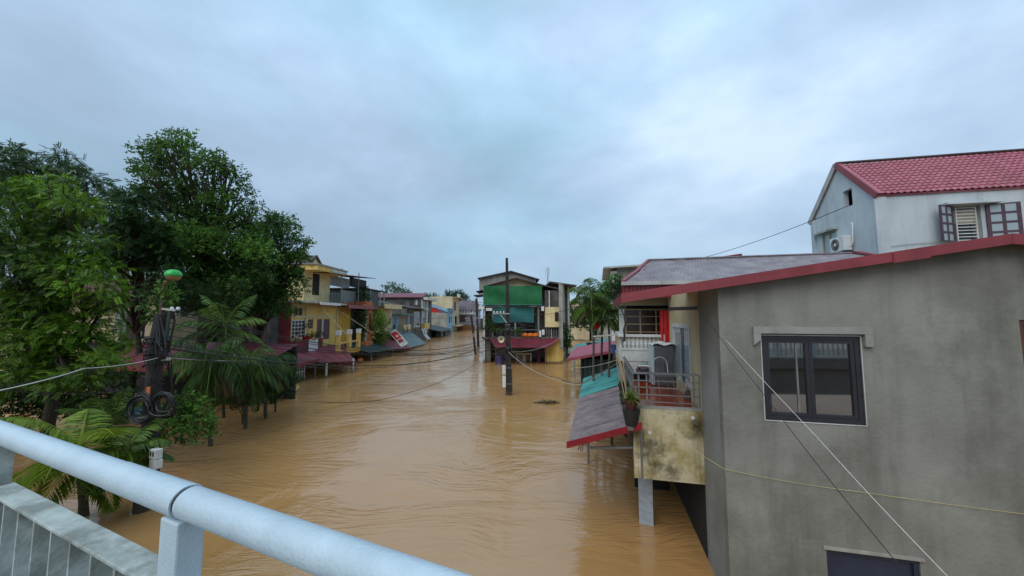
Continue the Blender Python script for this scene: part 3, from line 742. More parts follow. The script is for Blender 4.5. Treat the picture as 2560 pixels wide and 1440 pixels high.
for px in (851, 894):
    u = U(px, -.4); MB().tube([FL.p(u, -.4, zt2 + .1), FL.p(u, -.4, pb[1] + .2)], .06, 8).build('pergola_post', GREYMETAL, t2)

# ---- awnings over the street
aw = 'awnings over the flood on the left side'
t = thing('awning', 'dark crimson corrugated awning above the white barred window', 'awning', FL.p(27, -2, 0), aw)
MB().corr((-16.4, 24.3, 1.62), (-16.4, 31.0, 1.55), (-19.9, 31.0, 2.55), (-19.9, 24.3, 2.55), .2, .025, .01).build('sheet', CRIMSON, t)
mb = MB()
for i in range(26):
    y0 = 24.3 + i * 6.7 / 26; y1 = y0 + 6.7 / 26
    mb.prism_uz(Fr(-16.4, 0, 90), [(y0, 1.58), (y0, 1.38), ((y0 + y1) / 2, 1.22), (y1, 1.38), (y1, 1.58)], -.02, .0)
o = mb.build('valance', REDSHEET, t); o['kind'] = 'stuff'
for y in (24.6, 30.8):
    MB().tube([(-16.6, y, -.6), (-16.6, y, 1.6)], .05, 8).build('post', GREYMETAL, t)
t = thing('window_grille', 'white barred window standing in the water under the crimson awning', 'window bars', (-16.9, 27.4, 0))
mb = MB()
MB().bar((-16.9, 25.1, 1.42), (-16.9, 29.8, 1.42), .07).build('top_bar', WHITE, t); MB().bar((-16.9, 25.1, .12), (-16.9, 29.8, .12), .07).build('bottom_bar', WHITE, t); MB().bar((-16.9, 25.1, .75), (-16.9, 29.8, .75), .05).build('middle_bar', WHITE, t)
for i in range(15):
    y = 25.15 + i * 4.6 / 14; MB().bar((-16.9, y, .155), (-16.9, y, 1.385), .05).build('bar', WHITE, t)
t = thing('terrace_wall', 'cream topped low wall with yellow end pillar in the flood', 'low wall', (-15.6, 25, 0))
MB().box(FL, 21.2, 24.6, -4.95, -4.65, -.5, .26).build('wall', DARKCON, t); MB().box(FL, 21.1, 24.6, -5.05, -4.55, .263, .36).build('coping', PALE_CREAM, t)
MB().box(FL, 24.62, 25.5, -5.2, -4.5, -.5, .52).build('end_pillar', YELLOW, t)
t = thing('awning', 'sagging dark crimson cloth awning below the yellow terrace frame', 'awning', FL.p(36, -3, 0), aw)
MB().corr((-15.6, 30.2, 1.35), (-14.6, 34.2, 1.0), (-18.6, 40.0, 2.2), (-19.6, 31.2, 2.2), .9, .05, .02, run=5, sag=.22).build('cloth', CRIMSON, t)
MB().corr((-15.7, 32.2, .9), (-14.7, 34.3, .55), (-14.6, 34.2, 1.0), (-15.6, 31.6, 1.2), .7, .05, .02).build('hanging_cloth', CRIMSON, t)
for q in ((-15.55, 30.6), (-14.75, 33.9), (-17.3, 37.4)):
    MB().tube([(q[0], q[1], -.6), (q[0], q[1], 1.25)], .09, 8).build('post', WHITE, t)
t = thing('awning', 'dark green sheet awning below the orange pillar', 'awning', FL.p(46, -2, 0), aw)
MB().corr((-16.1, 41.2, 1.05), (-15.6, 48.6, .75), (-19.7, 50.5, 2.0), (-19.8, 42.0, 2.1), .35, .03, .01, run=3, sag=.1).build('sheet', DARKGREEN, t)
for q in ((-16.2, 42), (-15.8, 48.2)):
    MB().tube([(q[0], q[1], -.6), (q[0], q[1], .9)], .06, 8).build('post', GREYMETAL, t)
t = thing('awning', 'collapsed dark red sheet awning under the slanting red and white sign', 'awning', FL.p(54, -2, 0), aw)
MB().corr((-16.3, 49.5, .65), (-15.2, 55.5, .35), (-19.5, 57.0, 1.7), (-19.8, 50.8, 1.8), .35, .03, .01).build('sheet', CRIMSON, t)
t = thing('awning', 'collapsed grey green sheet awning behind the slanting sign', 'awning', FL.p(60, -2, 0), aw)
MB().corr((-15.8, 56.2, .3), (-15.6, 66.0, .2), (-19.2, 68, 2.6), (-19.4, 57.5, 3.2), .4, .03, .01).build('sheet', M('grey_green_sheet', S(104, 124, 122, .85), S(84, 104, 102, .85), scale=.8, rough=.5), t)
# fallen sign, red field with white marks
t = thing('shop_sign', 'red and white sign leaning diagonally on the collapsed awnings', 'sign', PD(990, 850, 50))
A_, B_ = PD(973, 832, 51), PD(1004, 868, 48.5); wv = Vector((1.0, -.3, .5)); tn = Vector((.05, -.1, .05))
def sgn_box(a, b, w0, w1, off, th):
    d = B_ - A_; n = d.cross(wv).normalized()
    if n.y > 0: n = -n
    c = [A_ + d * a + wv * w0, A_ + d * b + wv * w0, A_ + d * b + wv * w1, A_ + d * a + wv * w1]
    return MB().hexa([q + n * off for q in c] + [q + n * (off + th) for q in c])
sgn_box(0, 1, 0, 1, 0, .06).build('board', WHITE, t); sgn_box(.10, .56, .1, .9, .063, .01).build('red_field', BRIGHTRED, t)
sgn_box(.34, .44, .40, .70, .075, .01).build('white_mark', WHITE, t); sgn_box(.60, .80, .18, .82, .063, .01).build('faded_red_field', PINKROOF, t)

# ---- orange pillar
t = thing('orange_pillar_house', 'narrow house front with orange pillar and stepped orange top', 'house', FL.p(48.4, -.2, 0), 'houses along the flooded street')
za, zb_ = ZL_(925, 772, -1), ZL_(925, 856, -1)
MB().box(FL, U(914, -1), U(919.5, -1), -1, -.2, zb_, za).build('pillar_side', PALE_CREAM, t)
MB().box(FL, U(919.5, -1) + .01, U(931, -1), -1.05, -.2, zb_, za).build('pillar', ORANGE, t)
MB().box(FL, U(922.5, -1), U(925.5, -1), -1.1, -1.04, zb_ + 1.4, za - .6).build('slot', DARKINT, t)
MB().box(FL, U(905, -1) , U(932, -1), -1.1, 2, za + .25, za + .55).build('cornice', ORANGE, t); MB().box(FL, U(915, -1), U(930, -1), -1.05, 2, za + .553, za + .95).build('parapet', ORANGE, t)
MB().box(FL, U(900, -1), U(917, -1), -1.9, -.1, 1.3, 1.95).build('planter', ORANGE, t)
MB().box(FL, U(905, -3.5), U(911, -3.5), -3.5, -3.2, -.3, .5).build('crate_board', ORANGE, t)

# ---- further houses
def far_label(o): return o
zz = lambda px, py, v=0: FL.h(px, py, v)[1]
t = row_house('cream_house', 'narrow cream house half hidden by the bright green bush', 51.0, U(980), zz(965, 770), CREAM, [(971, 795, 977, 810)], roof=DARKROOF, over=1.6)
MB().box(FL, 52, U(979), -1.7, -1.55, zz(970, 768) - .3, zz(970, 768) + .35).build('fascia', CREAM, t)
t2 = thing('green_net_shed', 'green netted rooftop shed with white posts above the orange pillar', 'shed', FL.p(56, 3, zz(965, 770)))
zc = zz(965, 770) + .14; ztop = zz(945, 728, 1)
MB().box(FL, 51.2, 56.5, 1.0, 6.5, zc, ztop).build('net_wall', DARKGREEN, t2); MB().box(FL, 50.6, 59, .6, 7, ztop + .004, ztop + .1).build('roof', DARKROOF, t2)
for u in (53.0, 56.9, 58.7): MB().box(FL, u, u + .14, .85, .99, zc, ztop).build('post', WHITE, t2)
t = row_house('blue_grey_house', 'blue grey house with green sheet eave and brown roller shutter', U(981), U(1016), zz(1000, 787), LIGHTBLUE, [(982, 795, 989, 830, dict(frame=DARKGREEN)), (997, 788, 1014, 812, dict(frame=TAN, cols=1, rows=6, glass=TAN))], roof=TEALSHEET, over=1.7)
MB().box(FL, U(996), U(1015), -1.0, -.01, zz(1005, 826) - .05, zz(1005, 812)).build('balcony', CREAM, t)
t = row_house('dark_concrete_house', 'dark weathered concrete house with white door frames', U(1017), U(1053), zz(1030, 772), DARKCON, [(1035, 779, 1050, 818, dict(frame=WHITE, cols=1, fw=.3)), (1019, 790, 1027, 815)], roof=DARKROOF, over=1.2)
mb = MB().slab(FL.p(U(1016), -1, zz(1030, 772) + .15), FL.p(U(1053), -1, zz(1030, 772) + .15), FL.p(U(1053), 9, zz(1030, 772) + 1.9), FL.p(U(1016), 9, zz(1030, 772) + 1.9), .12); mb.build('sloping_roof', DARKROOF, t)
t = row_house('red_roof_house', 'dark walled house with long red sheet roof and white window bay', U(1053) + .1, U(1079), zz(1060, 746), DARKCON, [(1056, 752, 1064, 770, dict(frame=WHITE, fw=.3)), (1052.5, 778, 1064, 807, dict(frame=WHITE, cols=3, rows=5, fw=.15))], roof=MIDCON, over=.4, depth=22)
MB().box(FL, U(1053) + .1, U(1079), -1.4, -.42, zz(1060, 746) - .4, zz(1060, 746) + .2).build('canopy', WHITE, t)
MB().box(FL, U(1053) + .1, U(1066), -.5, -.01, zz(1060, 770) - .5, zz(1060, 770)).build('white_band', WHITE, t)
for pa_, pb_, ya, yb_ in ((1053.2, 1055.6, 772, 748), (1064.4, 1068, 772, 748), (1053.2, 1055, 826, 776), (1064.6, 1068, 832, 776)):
    MB().box(FL, U(pa_), U(pb_), -.12, -.003, zz(1060, ya), zz(1060, yb_)).build('white_pier', WHITE, t)
MB().box(FL, U(1053) + .1, U(1066), -.8, -.01, zz(1060, 822), zz(1060, 808)).build('balcony', YELLOW, t)
uu = U(1053)
zr = zz(1055, 746)
MB().slab(FL.p(uu - .6, -.2, zr + .25), FL.p(uu + 5.5, -.2, zr + 1.5), FL.p(uu + 5.5, 22.5, zr + 1.5), FL.p(uu - .6, 22.5, zr + .25), .15).build('red_roof', CRIMSON, t)
MB().prism_uz(FL, [(uu + .1, zr + .15), (uu + 11, zr + .15), (uu + 5.5, zr + 1.4)], 0, 22).build('roof_gable', DARKCON, t)
SD = Fr(0, uu + .1, 0)
for q in ((1024, 749, 1032, 764), (1039, 750, 1044, 762)):
    r = SD.R(*q); window(SD, r, t, frame=WHITE if q[0] > 1030 else FRAMEDARK, v=-.06, depth=.07, fw=.12)
low = thing('low_shed', 'low teal roofed shed in the water beside the blue house', 'shed', FL.p(92, 0, 0))
MB().box(FL, 90.5, 110, -1, 5, -.5, 1.4).build('wall', DARKINT, low); MB().slab(FL.p(87, -3, 1.5), FL.p(104, -3, 1.5), FL.p(104, 4, 2.9), FL.p(87, 4, 2.9), .12).build('roof', DARKGREEN, low)
for u in (89, 95, 101): MB().box(FL, u, u + .3, -2.9, -2.6, -.5, 1.45).build('post', MIDCON, low)
yb = U(1118)
t = row_house('blue_house', 'light blue house with sloping blue roof and red gable side', yb, U(1132), zz(1125, 772), LIGHTBLUE, [(1122, 790, 1125, 808), (1127, 792, 1129, 806)], roof=LIGHTBLUE, over=.8, depth=8)
SB = Fr(0, yb - .05, 0); r = SB.R(1068, 781, 1117, 835)
zbs = zz(1118, 776)
mb = MB().prism_uz(SB, [(-26.6, -.5), (-20.02, -.5), (-20.02, zbs - .9), (-26.6, zbs - .4)], -.05, -.3); mb.build('side_wall', MIDCON, t)
MB().prism_uz(SB, [(-26.4, zbs - .35), (-21.2, zbs - .75), (-26.2, zbs + 1.7)], -.1, -.32).build('red_gable', BRIGHTRED, t)
MB().slab((-26.6, yb - .6, zbs + 1.95), (-19.4, yb - .6, zbs - .6), (-19.4, U(1132), zbs - .3), (-26.6, U(1132), zbs + 2.3), .2).build('sloping_roof', BLUEROOF, t)
t = row_house('tall_cream_house', 'tall cream house with white rooftop balustrade behind the blue house', U(1132) + .1, U(1147), zz(1138, 745), PALE_CREAM, [(1134, 754, 1140, 776, dict(frame=FRAMEDARK)), (1137, 790, 1142, 812)], roof=PALE_CREAM, over=1.8, depth=9)
yc = U(1132) + .1
MB().box(Fr(0, yc, 0), -28.5, -20.2, -.3, -.02, -.5, zz(1132, 741)).build('side_wall', PALE_CREAM, t)
for i in range(4): MB().box(FL, yc + .5 + i * 1.6, yc + 1.2 + i * 1.6, -1.6, -1.3, zz(1138, 745) + .15, zz(1138, 736)).build('parapet_block', WHITE, t)
MB().box(FL, yc, U(1147), -2.2, -.05, 1.6, 2.1).build('balcony', PALE_CREAM, t)
# house closing the end of the street
FE = Fr(0, 138, 0)
t = thing('end_house', 'lilac white house with brown grey hipped roof closing the street', 'house', FE.p(-15, 4, 0), 'houses along the flooded street')
r = FE.R(1143, 776, 1196, 830)
hs = [FE.R(1150, 792, 1164, 806), FE.R(1178, 772, 1181, 780), FE.R(1149, 774, 1156, 780)]
house_shell(FE, r[0], r[1], -.5, r[3], 9, hs).build('wall', LILAC, t)
window(FE, hs[0], t, frame=WOOD, v=.02, cols=3, fw=.25); window(FE, hs[1], t, v=.02, fw=.1); window(FE, hs[2], t, frame=YELLOW, v=.02, fw=.15)
MB().box(FE, hs[0][0] - .5, hs[0][1] + .5, -.7, -.01, hs[0][3] + .1, hs[0][3] + .35).build('window_canopy', WOOD, t)
za = r[3]; zr = FE.h(1165, 750)[1]
MB().add([FE.p(r[0] - .5, -.7, za), FE.p(r[1] + .5, -.7, za), FE.p(r[1] + .5, 10, za), FE.p(r[0] - .5, 10, za), FE.p(r[0] + .5, 4.5, zr), FE.p(r[1] - 1, 4.5, zr)],
    [(0, 1, 5, 4), (1, 2, 5), (2, 3, 4, 5), (3, 0, 4), (3, 2, 1, 0)]).build('roof', BROWNROOF, t)
ra = FE.R(1145, 780, 1185, 784, -1); mb = MB().box(FE, ra[0], ra[1], -1.5, -.02, ra[2] - .3, ra[3] - .3); mb.build('terrace', WHITE, t)
for i in range(6):
    u = ra[0] + (ra[1] - ra[0]) * (i + .4) / 6; MB().box(FE, u, u + .35, -1.45, -1.2, ra[3] - .297, ra[3] + .45).build('terrace_post', WHITE, t)
MB().box(FE, r[1] + .3, r[1] + 9, 6, 12, -.5, 4.2).build('annex', DARKCON, t)
single(MB().box(FE, -20.5, -13.8, -6, -3, -.5, 1.9), 'brick_boundary_wall', MUDBROWN, 'brown low wall in front of the lilac house at the street end', 'wall')
# rusty frame clutter in the middle distance
t = thing('rusty_stall', 'rust brown stall frame of poles beside the dark concrete house', 'stall', FL.p(64, -2, 0))
for i, (u, v, zt_) in enumerate(((58, -1.6, 2.6), (61, -1.8, 3.1), (64, -1.5, 3.3), (67, -1.7, 2.9), (70, -1.4, 3.2))):
    MB().bar(FL.p(u, v, -.5), FL.p(u + .3, v + .1, zt_), .14).build('post', MUDBROWN, t)
for z_ in (1.0, 1.9, 2.7): MB().bar(FL.p(57.5, -1.7, z_), FL.p(70.5, -1.6, z_ + .15), .12).build('rail', MUDBROWN, t)
MB().box(FL, 60, 70, -1.3, -.2, -.5, 1.6).build('back_board', MUDBROWN, t)
t = thing('broken_gutter', 'bent pale metal strip hanging into the water at the row end', 'metal strip', PD(1065, 830, 70))
for dx_ in (0, 5):
    MB().tube([PD(1056 + dx_, 822, 70), PD(1061 + dx_, 838, 69.5), PD(1070 + dx_, 848, 69)], .12, 6).build('strip', BLUEWHITE, t)

# ================================================================== HOUSES BEHIND THE LEFT TREES
FD = Fr(0, 21.5, -8)
t = thing('garden_house', 'cream walled house with dark doorway behind the roadside trees', 'house', FD.p(-24.5, 4, 0), 'houses along the flooded street')
r = FD.R(150, 738, 385, 1000)
hs = [FD.R(297, 778, 318, 858), FD.R(286, 778, 297, 835), FD.R(352, 778, 364, 850), FD.R(236, 778, 250, 820), FD.R(30, 780, 48, 812)]
house_shell(FD, FD.h(-60, 800)[0], r[1], -.6, r[3], 3.2, hs).build('wall', PALE_CREAM, t)
window(FD, hs[1], t, frame=WHITE, v=.03, cols=1, glass=GLASS_PALE); window(FD, hs[2], t, frame=WHITE, v=.03, cols=1); window(FD, hs[3], t, v=.03); window(FD, hs[4], t, frame=WHITE, v=.03, rows=3, glass=GLASS_PALE)
MB().box(FD, hs[0][1] + .03, hs[0][1] + .6, -.5, -.05, hs[0][2], hs[0][3]).build('shutter', GREYMETAL, t)
zr = FD.h(300, 700)[1]
MB().corr(FD.p(r[0] - 6, -1.0, r[3] - .1), FD.p(r[1] + .5, -1.0, r[3] - .1), FD.p(r[1] - .8, 1.6, zr + .3), FD.p(r[0] - 6, 1.6, zr + .3), .25, .03, .02).build('roof', PINKROOF, t)
MB().corr(FD.p(r[1] + .5, 4, r[3] - .1), FD.p(r[0] - 6, 4, r[3] - .1), FD.p(r[0] - 6, 1.6, zr + .3), FD.p(r[1] - .8, 1.6, zr + .3), .25, .03, .02).build('roof', PINKROOF, t)
t = thing('awning', 'dark red awning over the dark shopfront behind the left utility pole', 'awning', FD.p(-20, -2, 0), aw)
a = FD.h(250, 880, -2.6); b = FD.h(700, 905, -2.6)
MB().corr(FD.p(a[0], -3.6, 2.3), FD.p(a[0] + 11.5, -3.6, 2.2), FD.p(a[0] + 11.5, -.05, 3.4), FD.p(a[0], -.05, 3.5), .22, .025, .012).build('sheet', CRIMSON, t)
MB().box(FD, a[0], a[0] + 11.5, -3.66, -3.61, 2.05, 2.3).build('fascia', REDSHEET, t)
for i in range(5): MB().tube([FD.p(a[0] + .2 + i * 2.7, -3.5, -.6), FD.p(a[0] + .2 + i * 2.7, -3.5, 2.2)], .05, 8).build('post', RUSTMETAL, t)
single(MB().box(FD, a[0] - 3, a[0] + 11.5, -.35, -.2, -.6, 3.3), 'dark_shopfront', DARKINT, 'shopfront whose dark colour stands in for the shade under the dark red awning', 'shopfront')  # shade of the shop interior is put into the box colour
FB = Fr(0, 29.6, 0)
t = thing('slatted_dark_house', 'tall dark weathered house with slatted wall behind the trees', 'house', FB.p(-22, 3, 0), 'houses along the flooded street')
r = FB.R(425, 690, 694, 1000); r = (r[0], -20.1, r[2], r[3])
house_shell(FB, r[0], r[1], -.6, r[3], 1.7, v0=.1).build('wall', DARKCON, t)
nb = 22
for i in range(nb):
    u = r[0] + (r[1] - r[0]) * i / nb; MB().box(FB, u + .02, u + (r[1] - r[0]) / nb - .03, random.uniform(-.01, .03), .095, 2.5, r[3] - .1).build('plank', DARKINT if i % 3 else RUSTMETAL, t)
MB().box(FB, r[0] - .3, r[1] + .1, -.3, 1.85, r[3] + .003, r[3] + .15).build('roof', DARKROOF, t)
t = thing('blue_tarpaulin', 'crumpled blue tarpaulin at the waterline behind the near palm', 'tarpaulin', PZ(290, 1035))
mb = MB(); c0 = PZ(240, 1045); c1 = PZ(345, 1045); n = 9
P0 = [[c0.lerp(c1, i / n) + Vector((0, .5 * j, .05 + .32 * math.sin(j * .9) + .08 * math.sin(i * 2.1 + j))) for j in range(5)] for i in range(n + 1)]
V = [q for row in P0 for q in row]; V2 = [q - Vector((0, 0, .03)) for q in V]; k = len(V)
Fs = [(i * 5 + j, i * 5 + j + 5, i * 5 + j + 6, i * 5 + j + 1) for i in range(n) for j in range(4)]
mb.add(V + V2, Fs + [tuple(k + x for x in f[::-1]) for f in Fs]).build('sheet', BLUETARP, t, smooth=True)

# ================================================================== CENTRE BUILDING AT THE FORK
FC = Fr(0, 40.7, 0)
t = thing('corner_building', 'three storey corner building hung with green and teal tarpaulins at the fork', 'house', FC.p(1.2, 4, 0))
X0, X1 = FC.h(1207, 800)[0], FC.h(1404, 800)[0]
z2, z3, zr = FC.h(1280, 842)[1], FC.h(1280, 764)[1], FC.h(1280, 714)[1]
SV = Vector((.233, .9725, 0))
mb = MB()                                         # left and back walls, right wall follows the right-hand street
mb.box(FC, X0, X0 + .2, .3, 11, -.6, zr)
mb.build('left_wall', MIDCON, t)
def skew_wall(u0, th, d, za, zb, v0=0):
    a = FC.p(u0, v0, 0); b = a + SV * d; n = Vector((-th, 0, 0))
    return MB().hexa([a + Vector((0, 0, za)) + n, a + Vector((0, 0, za)), b + Vector((0, 0, za)), b + n + Vector((0, 0, za)), a + n + Vector((0, 0, zb)), a + Vector((0, 0, zb)), b + Vector((0, 0, zb)), b + n + Vector((0, 0, zb))])
skew_wall(X1, .25, 13, -.6, zr + .4, .3).build('right_wall', MIDCON, t)
MB().box(FC, X0, X1 + 2.5, 11, 11.2, -.6, zr + 1).build('back_wall', DARKCON, t)
MB().box(FC, X0 + .2, X1 - .25, 2.6, 2.75, -.6, zr).build('inner_wall', MIDCON, t)
for a_, b_, zb_0, zt_0, m_ in ((.12, .26, z2, 2.3, WOOD), (.34, .50, z2 + .9, 1.4, WHITE), (.56, .68, z2, 2.3, DARKWOOD), (.15, .32, z3 + .8, 1.4, WHITE), (.5, .62, z3, 2.2, WOOD)):
    window(FC, (X0 + (X1 - X0) * a_, X0 + (X1 - X0) * b_, zb_0 + .01, zb_0 + zt_0), t, frame=m_, v=2.52, cols=2, rows=2, fw=.08, name='inner_window')
for z_, nm in ((z2, 'floor_slab'), (z3, 'floor_slab')):
    MB().box(FC, X0 - .1, X1, -.35, 10.9, z_ - .18, z_).build(nm, DARKCON, t)
for px, zlo, m in ((1211, 0, WHITE), (1232, z2, GREYMETAL), (1288, z2, GREYMETAL), (1346, z2, GREYMETAL)):
    u = FC.h(px, 800)[0]; MB().box(FC, u - .09, u + .09, -.18, 0.0, -.6 if not zlo else z2, zr).build('column', m, t)
# gables and roofs
def gab(pl, v, d, m, name, parent=t):
    return MB().prism_uz(FC, [FC.h(x, y, v) for x, y in pl], v, v + d).build(name, m, parent)
gab([(1198, 712), (1198, 696), (1278, 680), (1340, 697), (1340, 725), (1198, 725)], 4.5, 4.0, MIDCON, 'rear_gable')
gab([(1214, 718), (1290, 697), (1362, 716)], .25, .3, PALE_CREAM, 'front_gable')
pk, le, re_ = FC.h(1278, 677, 4.2), FC.h(1194, 695, 4.2), FC.h(1349, 698, 4.2)
for q in (le, re_):
    MB().slab(FC.p(q[0], 4.0, q[1]), FC.p(pk[0], 4.0, pk[1]), FC.p(pk[0], 9.5, pk[1]), FC.p(q[0], 9.5, q[1]), .1).build('roof', DARKROOF, t)
pk, le, re_ = FC.h(1290, 694.5), FC.h(1208, 716), FC.h(1401, 724)
for q in (le, re_):
    MB().slab(FC.p(q[0], -.5, q[1]), FC.p(pk[0], -.5, pk[1]), FC.p(pk[0], 4.0, pk[1] + .1), FC.p(q[0], 4.0, q[1] + .1), .1).build('roof', DARKROOF, t)
r = FC.R(1372, 709, 1426, 716, 4)
MB().prism_uz(FC, [(r[0], r[3] + .2), (r[1] + .6, r[2] + .1), (r[1] + .6, r[2] - .05), (r[0], r[3])], 3, 9).build('roof', DARKROOF, t)
rw = FC.R(1404, 714, 1424, 850, 5); MB().box(FC, rw[0] + .2, rw[1], 5.2, 10, -.6, rw[3] - .1).build('rear_wall', DARKCON, t)
rp_ = FC.h(1419, 760, 4.9)[0]; MB().box(FC, rp_, rp_ + .2, 4.9, 5.1, .5, rw[3] - .2).build('downpipe', WHITE, t)
for (px0, px1, y) in ((1184, 1207, 738), (1190, 1207, 728)):
    a, b = FC.h(px0, y), FC.h(px1, y - 3); MB().slab(FC.p(a[0], -.2, a[1]), FC.p(b[0], -.2, b[1]), FC.p(b[0], 4, b[1]), FC.p(a[0], 4, a[1]), .07).build('side_eave', DARKROOF, t)
# right bay: rounded yellow tower, grey upper wall
bu0, bu1 = FC.h(1362, 790)[0], FC.h(1406, 790)[0]
def bay(y0, y1, m, name, fr=1.0, bulge=.8):
    za, zb = FC.h(1384, y1)[1], FC.h(1384, y0)[1]; n = 8; P = []
    for i in range(n + 1):
        f = i / n; P.append((bu0 + (bu1 - bu0) * f, -bulge * math.sin(math.pi * (.12 + .76 * f)) * fr))
    pts = P + [(bu1, .3), (bu0, .3)]
    V = [FC.p(u, v, za) for u, v in pts] + [FC.p(u, v, zb) for u, v in pts]; k = len(pts)
    return MB().add(V, [tuple(range(k))[::-1], tuple(range(k, 2 * k))] + [(i, (i + 1) % k, k + (i + 1) % k, k + i) for i in range(k)]).build(name, m, t, smooth=True)
bay(768, 818, CREAM, 'rounded_balcony'); bay(850, 915, YELLOW, 'ground_floor_bay'); bay(726, 767, DARKCON, 'upper_bay', .35)
r = FC.R(1387, 779, 1397, 803, -.8); MB().prism_uz(FC, [(r[0], r[2]), (r[1], r[2]), (r[1], r[3] - .15), ((r[0] + r[1]) / 2, r[3]), (r[0], r[3] - .15)], -.82, -.55).build('slit_window', DARKINT, t)
r = FC.R(1398, 716, 1407, 870, -.6); MB().box(FC, r[0], r[1], -.62, -.2, r[2], r[3]).build('column', MIDCON, t)
r = FC.R(1372, 727, 1374.5, 768, -.5); MB().box(FC, r[0], r[1], -.5, -.4, r[2], r[3]).build('downpipe', WHITE, t)
r = FC.R(1366, 820, 1400, 846, -.4)
for i in range(9):
    u = r[0] + (r[1] - r[0]) * i / 8; MB().box(FC, u - .03, u + .03, -.43, -.37, r[2], r[3]).build('baluster', GREYMETAL if i != 3 else CREAM, t)
MB().box(FC, bu0 + .1, bu1 - .1, .31, .4, z2, z3).build('bay_back', DARKINT, t)
# shop door frames in the flood
for i, (a, b) in enumerate(((1291, 1310), (1311, 1329))):
    r = FC.R(a, 883, b, 910, .3); window(FC, (r[0], r[1], -.5, r[3]), t, frame=CREAM, v=.3, cols=1, fw=.14, name='door_frame', glass=GLASS_FAR)
r = FC.R(1343, 868, 1350, 905, .1); MB().box(FC, r[0], r[1], .1, .3, -.5, r[3]).build('painted_post', M('magenta_paint', S(120, 50, 92, .8), None, scale=2), t)
MB().box(FC, X0 + .2, X0 + .9, .1, .4, -.5, z2 - .2).build('ground_pier', DARKCON, t)
# boxes and unit on the facade
for q, nm, m in (((1215, 770, 1230, 777), 'light_box', PLASTICWHITE), ((1197, 766, 1211, 772), 'light_box', PLASTICWHITE), ((1353, 766, 1360, 777), 'meter_box', PLASTICWHITE), ((1348, 826, 1353, 842), 'meter_box', PLASTICWHITE), ((1355, 824, 1361, 837), 'meter_box', PLASTICWHITE)):
    r = FC.R(*q, v=-.4); MB().box(FC, r[0], r[1], -.5, -.2, r[2], r[3]).build(nm, m, t)
r = FC.R(1235, 806, 1345, 842, -.1)
MB().box(FC, r[0], r[1], -.25, -.2, r[2] + .75, r[2] + .81).build('rail', GREYMETAL, t)
def tarp(px0, y0, px1, y1, v, m, label, seed):
    r = FC.R(px0, y0, px1, y1, v); n, k_ = 28, 12; rg = np.random.default_rng(seed); ph = rg.random(4) * 6
    V = []
    for side in (0, 1):
        for i in range(n + 1):
            for j in range(k_ + 1):
                f, g = i / n, j / k_
                dv = .09 * math.sin(f * 8 + ph[0] + g * 2) + .06 * math.sin(f * 23 + ph[1] + g * 3) * (1 - g * .4) + .06 * math.sin(g * 6 + ph[2] + f * 5)
                V.append(FC.p(r[0] + (r[1] - r[0]) * f, v + dv + side * .012, r[2] + (r[3] - r[2]) * g - .06 * math.sin(f * 7 + ph[3]) * (1 - g) - .05 * math.sin(math.pi * f * 4) ** 2 * g))
    K = k_ + 1; L = (n + 1) * K; Fs = []
    for i in range(n):
        for j in range(k_):
            a = i * K + j; Fs.append((a, a + K, a + K + 1, a + 1)); Fs.append((L + a, L + a + 1, L + a + K + 1, L + a + K))
    o = single(MB().add(V, Fs), 'tarpaulin', m, label, 'tarpaulin', 'tarpaulins on the corner building', smooth=True)
    return o
g_ = tarp(1209, 714, 1355, 762, -.55, GREENCLOTH, 'bright green tarpaulin across the top storey of the corner building', 3)
tarp(1233, 764, 1335, 806, -.30, TEALCLOTH, 'teal tarpaulin hanging below the bright green tarpaulin', 4)
r = FC.R(1209, 758, 1355, 762.5, -.6)
MB().bar(FC.p(r[0], -.62, r[2] + .03), FC.p(r[1], -.62, r[2] + .03), .05).build('hem_pole', TEALSHEET, g_)
t = thing('awning', 'red sheet awning over the flooded shop of the corner building', 'awning', FC.p(1.3, -1.5, 0))
A0, A1, B0, B1 = FC.h(1238, 868, -2.2), FC.h(1384, 869, -2.2), FC.h(1224, 845, -.36), FC.h(1372, 846, -.36)
MB().corr(FC.p(A0[0], -2.4, A0[1]), FC.p(A1[0] - .9, -2.4, A1[1]), FC.p(B1[0] + .4, -.36, B1[1]), FC.p(B0[0], -.36, B0[1]), .22, .03, .012).build('sheet', CRIMSON, t)
e0, e1 = FC.h(1394, 846, -1.2), FC.h(1366, 866, -2.4)
MB().corr(FC.p(A1[0] - .9, -2.4, A1[1]), FC.p(A1[0] - .3, -2.1, A1[1] + .1), FC.p(B1[0] + 1.3, -.9, B1[1] + .05), FC.p(B1[0] + .4, -.4, B1[1]), .25, .03, .012).build('end_sheet', REDSHEET, t)
for px in (1240, 1366): u = FC.h(px, 870, -2.2)[0]; MB().tube([FC.p(u, -2.2, -.6), FC.p(u, -2.2, A0[1] - .02)], .05, 8).build('post', RUSTMETAL, t)
bb = FC.R(1236, 880, 1262, 906, -1.0)
single(MB().lathe(FC.p((bb[0] + bb[1]) / 2, -.9, -.4), [(.42, 0), (.48, .25), (.45, .3), (.48, .6), (.45, .65), (.48, 1.0), (.42, 1.3), (.12, 1.34)], 18), 'plastic_barrel', BARREL, 'purple blue plastic barrel standing in the flooded shop', 'barrel', smooth=True)
og = FC.R(1306, 826, 1346, 838, -.3)
for i in range(3):
    u = og[0] + (og[1] - og[0]) * (i + .5) / 3
    single(MB().lathe(FC.p(u, -.15, z2 + .002), [(.2, 0), (.38, .08), (.40, .22), (.30, .38), (.1, .44)], 12), 'orange_sack', M('orange_sack_cloth', S(222, 120, 30, .85), S(200, 96, 20, .85), scale=3, bump=.4, bscale=12), ['orange sack', 'orange sack', 'orange sack'][i] + [' nearest the loudspeaker pole on the corner building ledge', ' in the middle of three on the corner building ledge', ' nearest the yellow bay on the corner building ledge'][i], 'sack', 'orange sacks on the ledge', smooth=True)
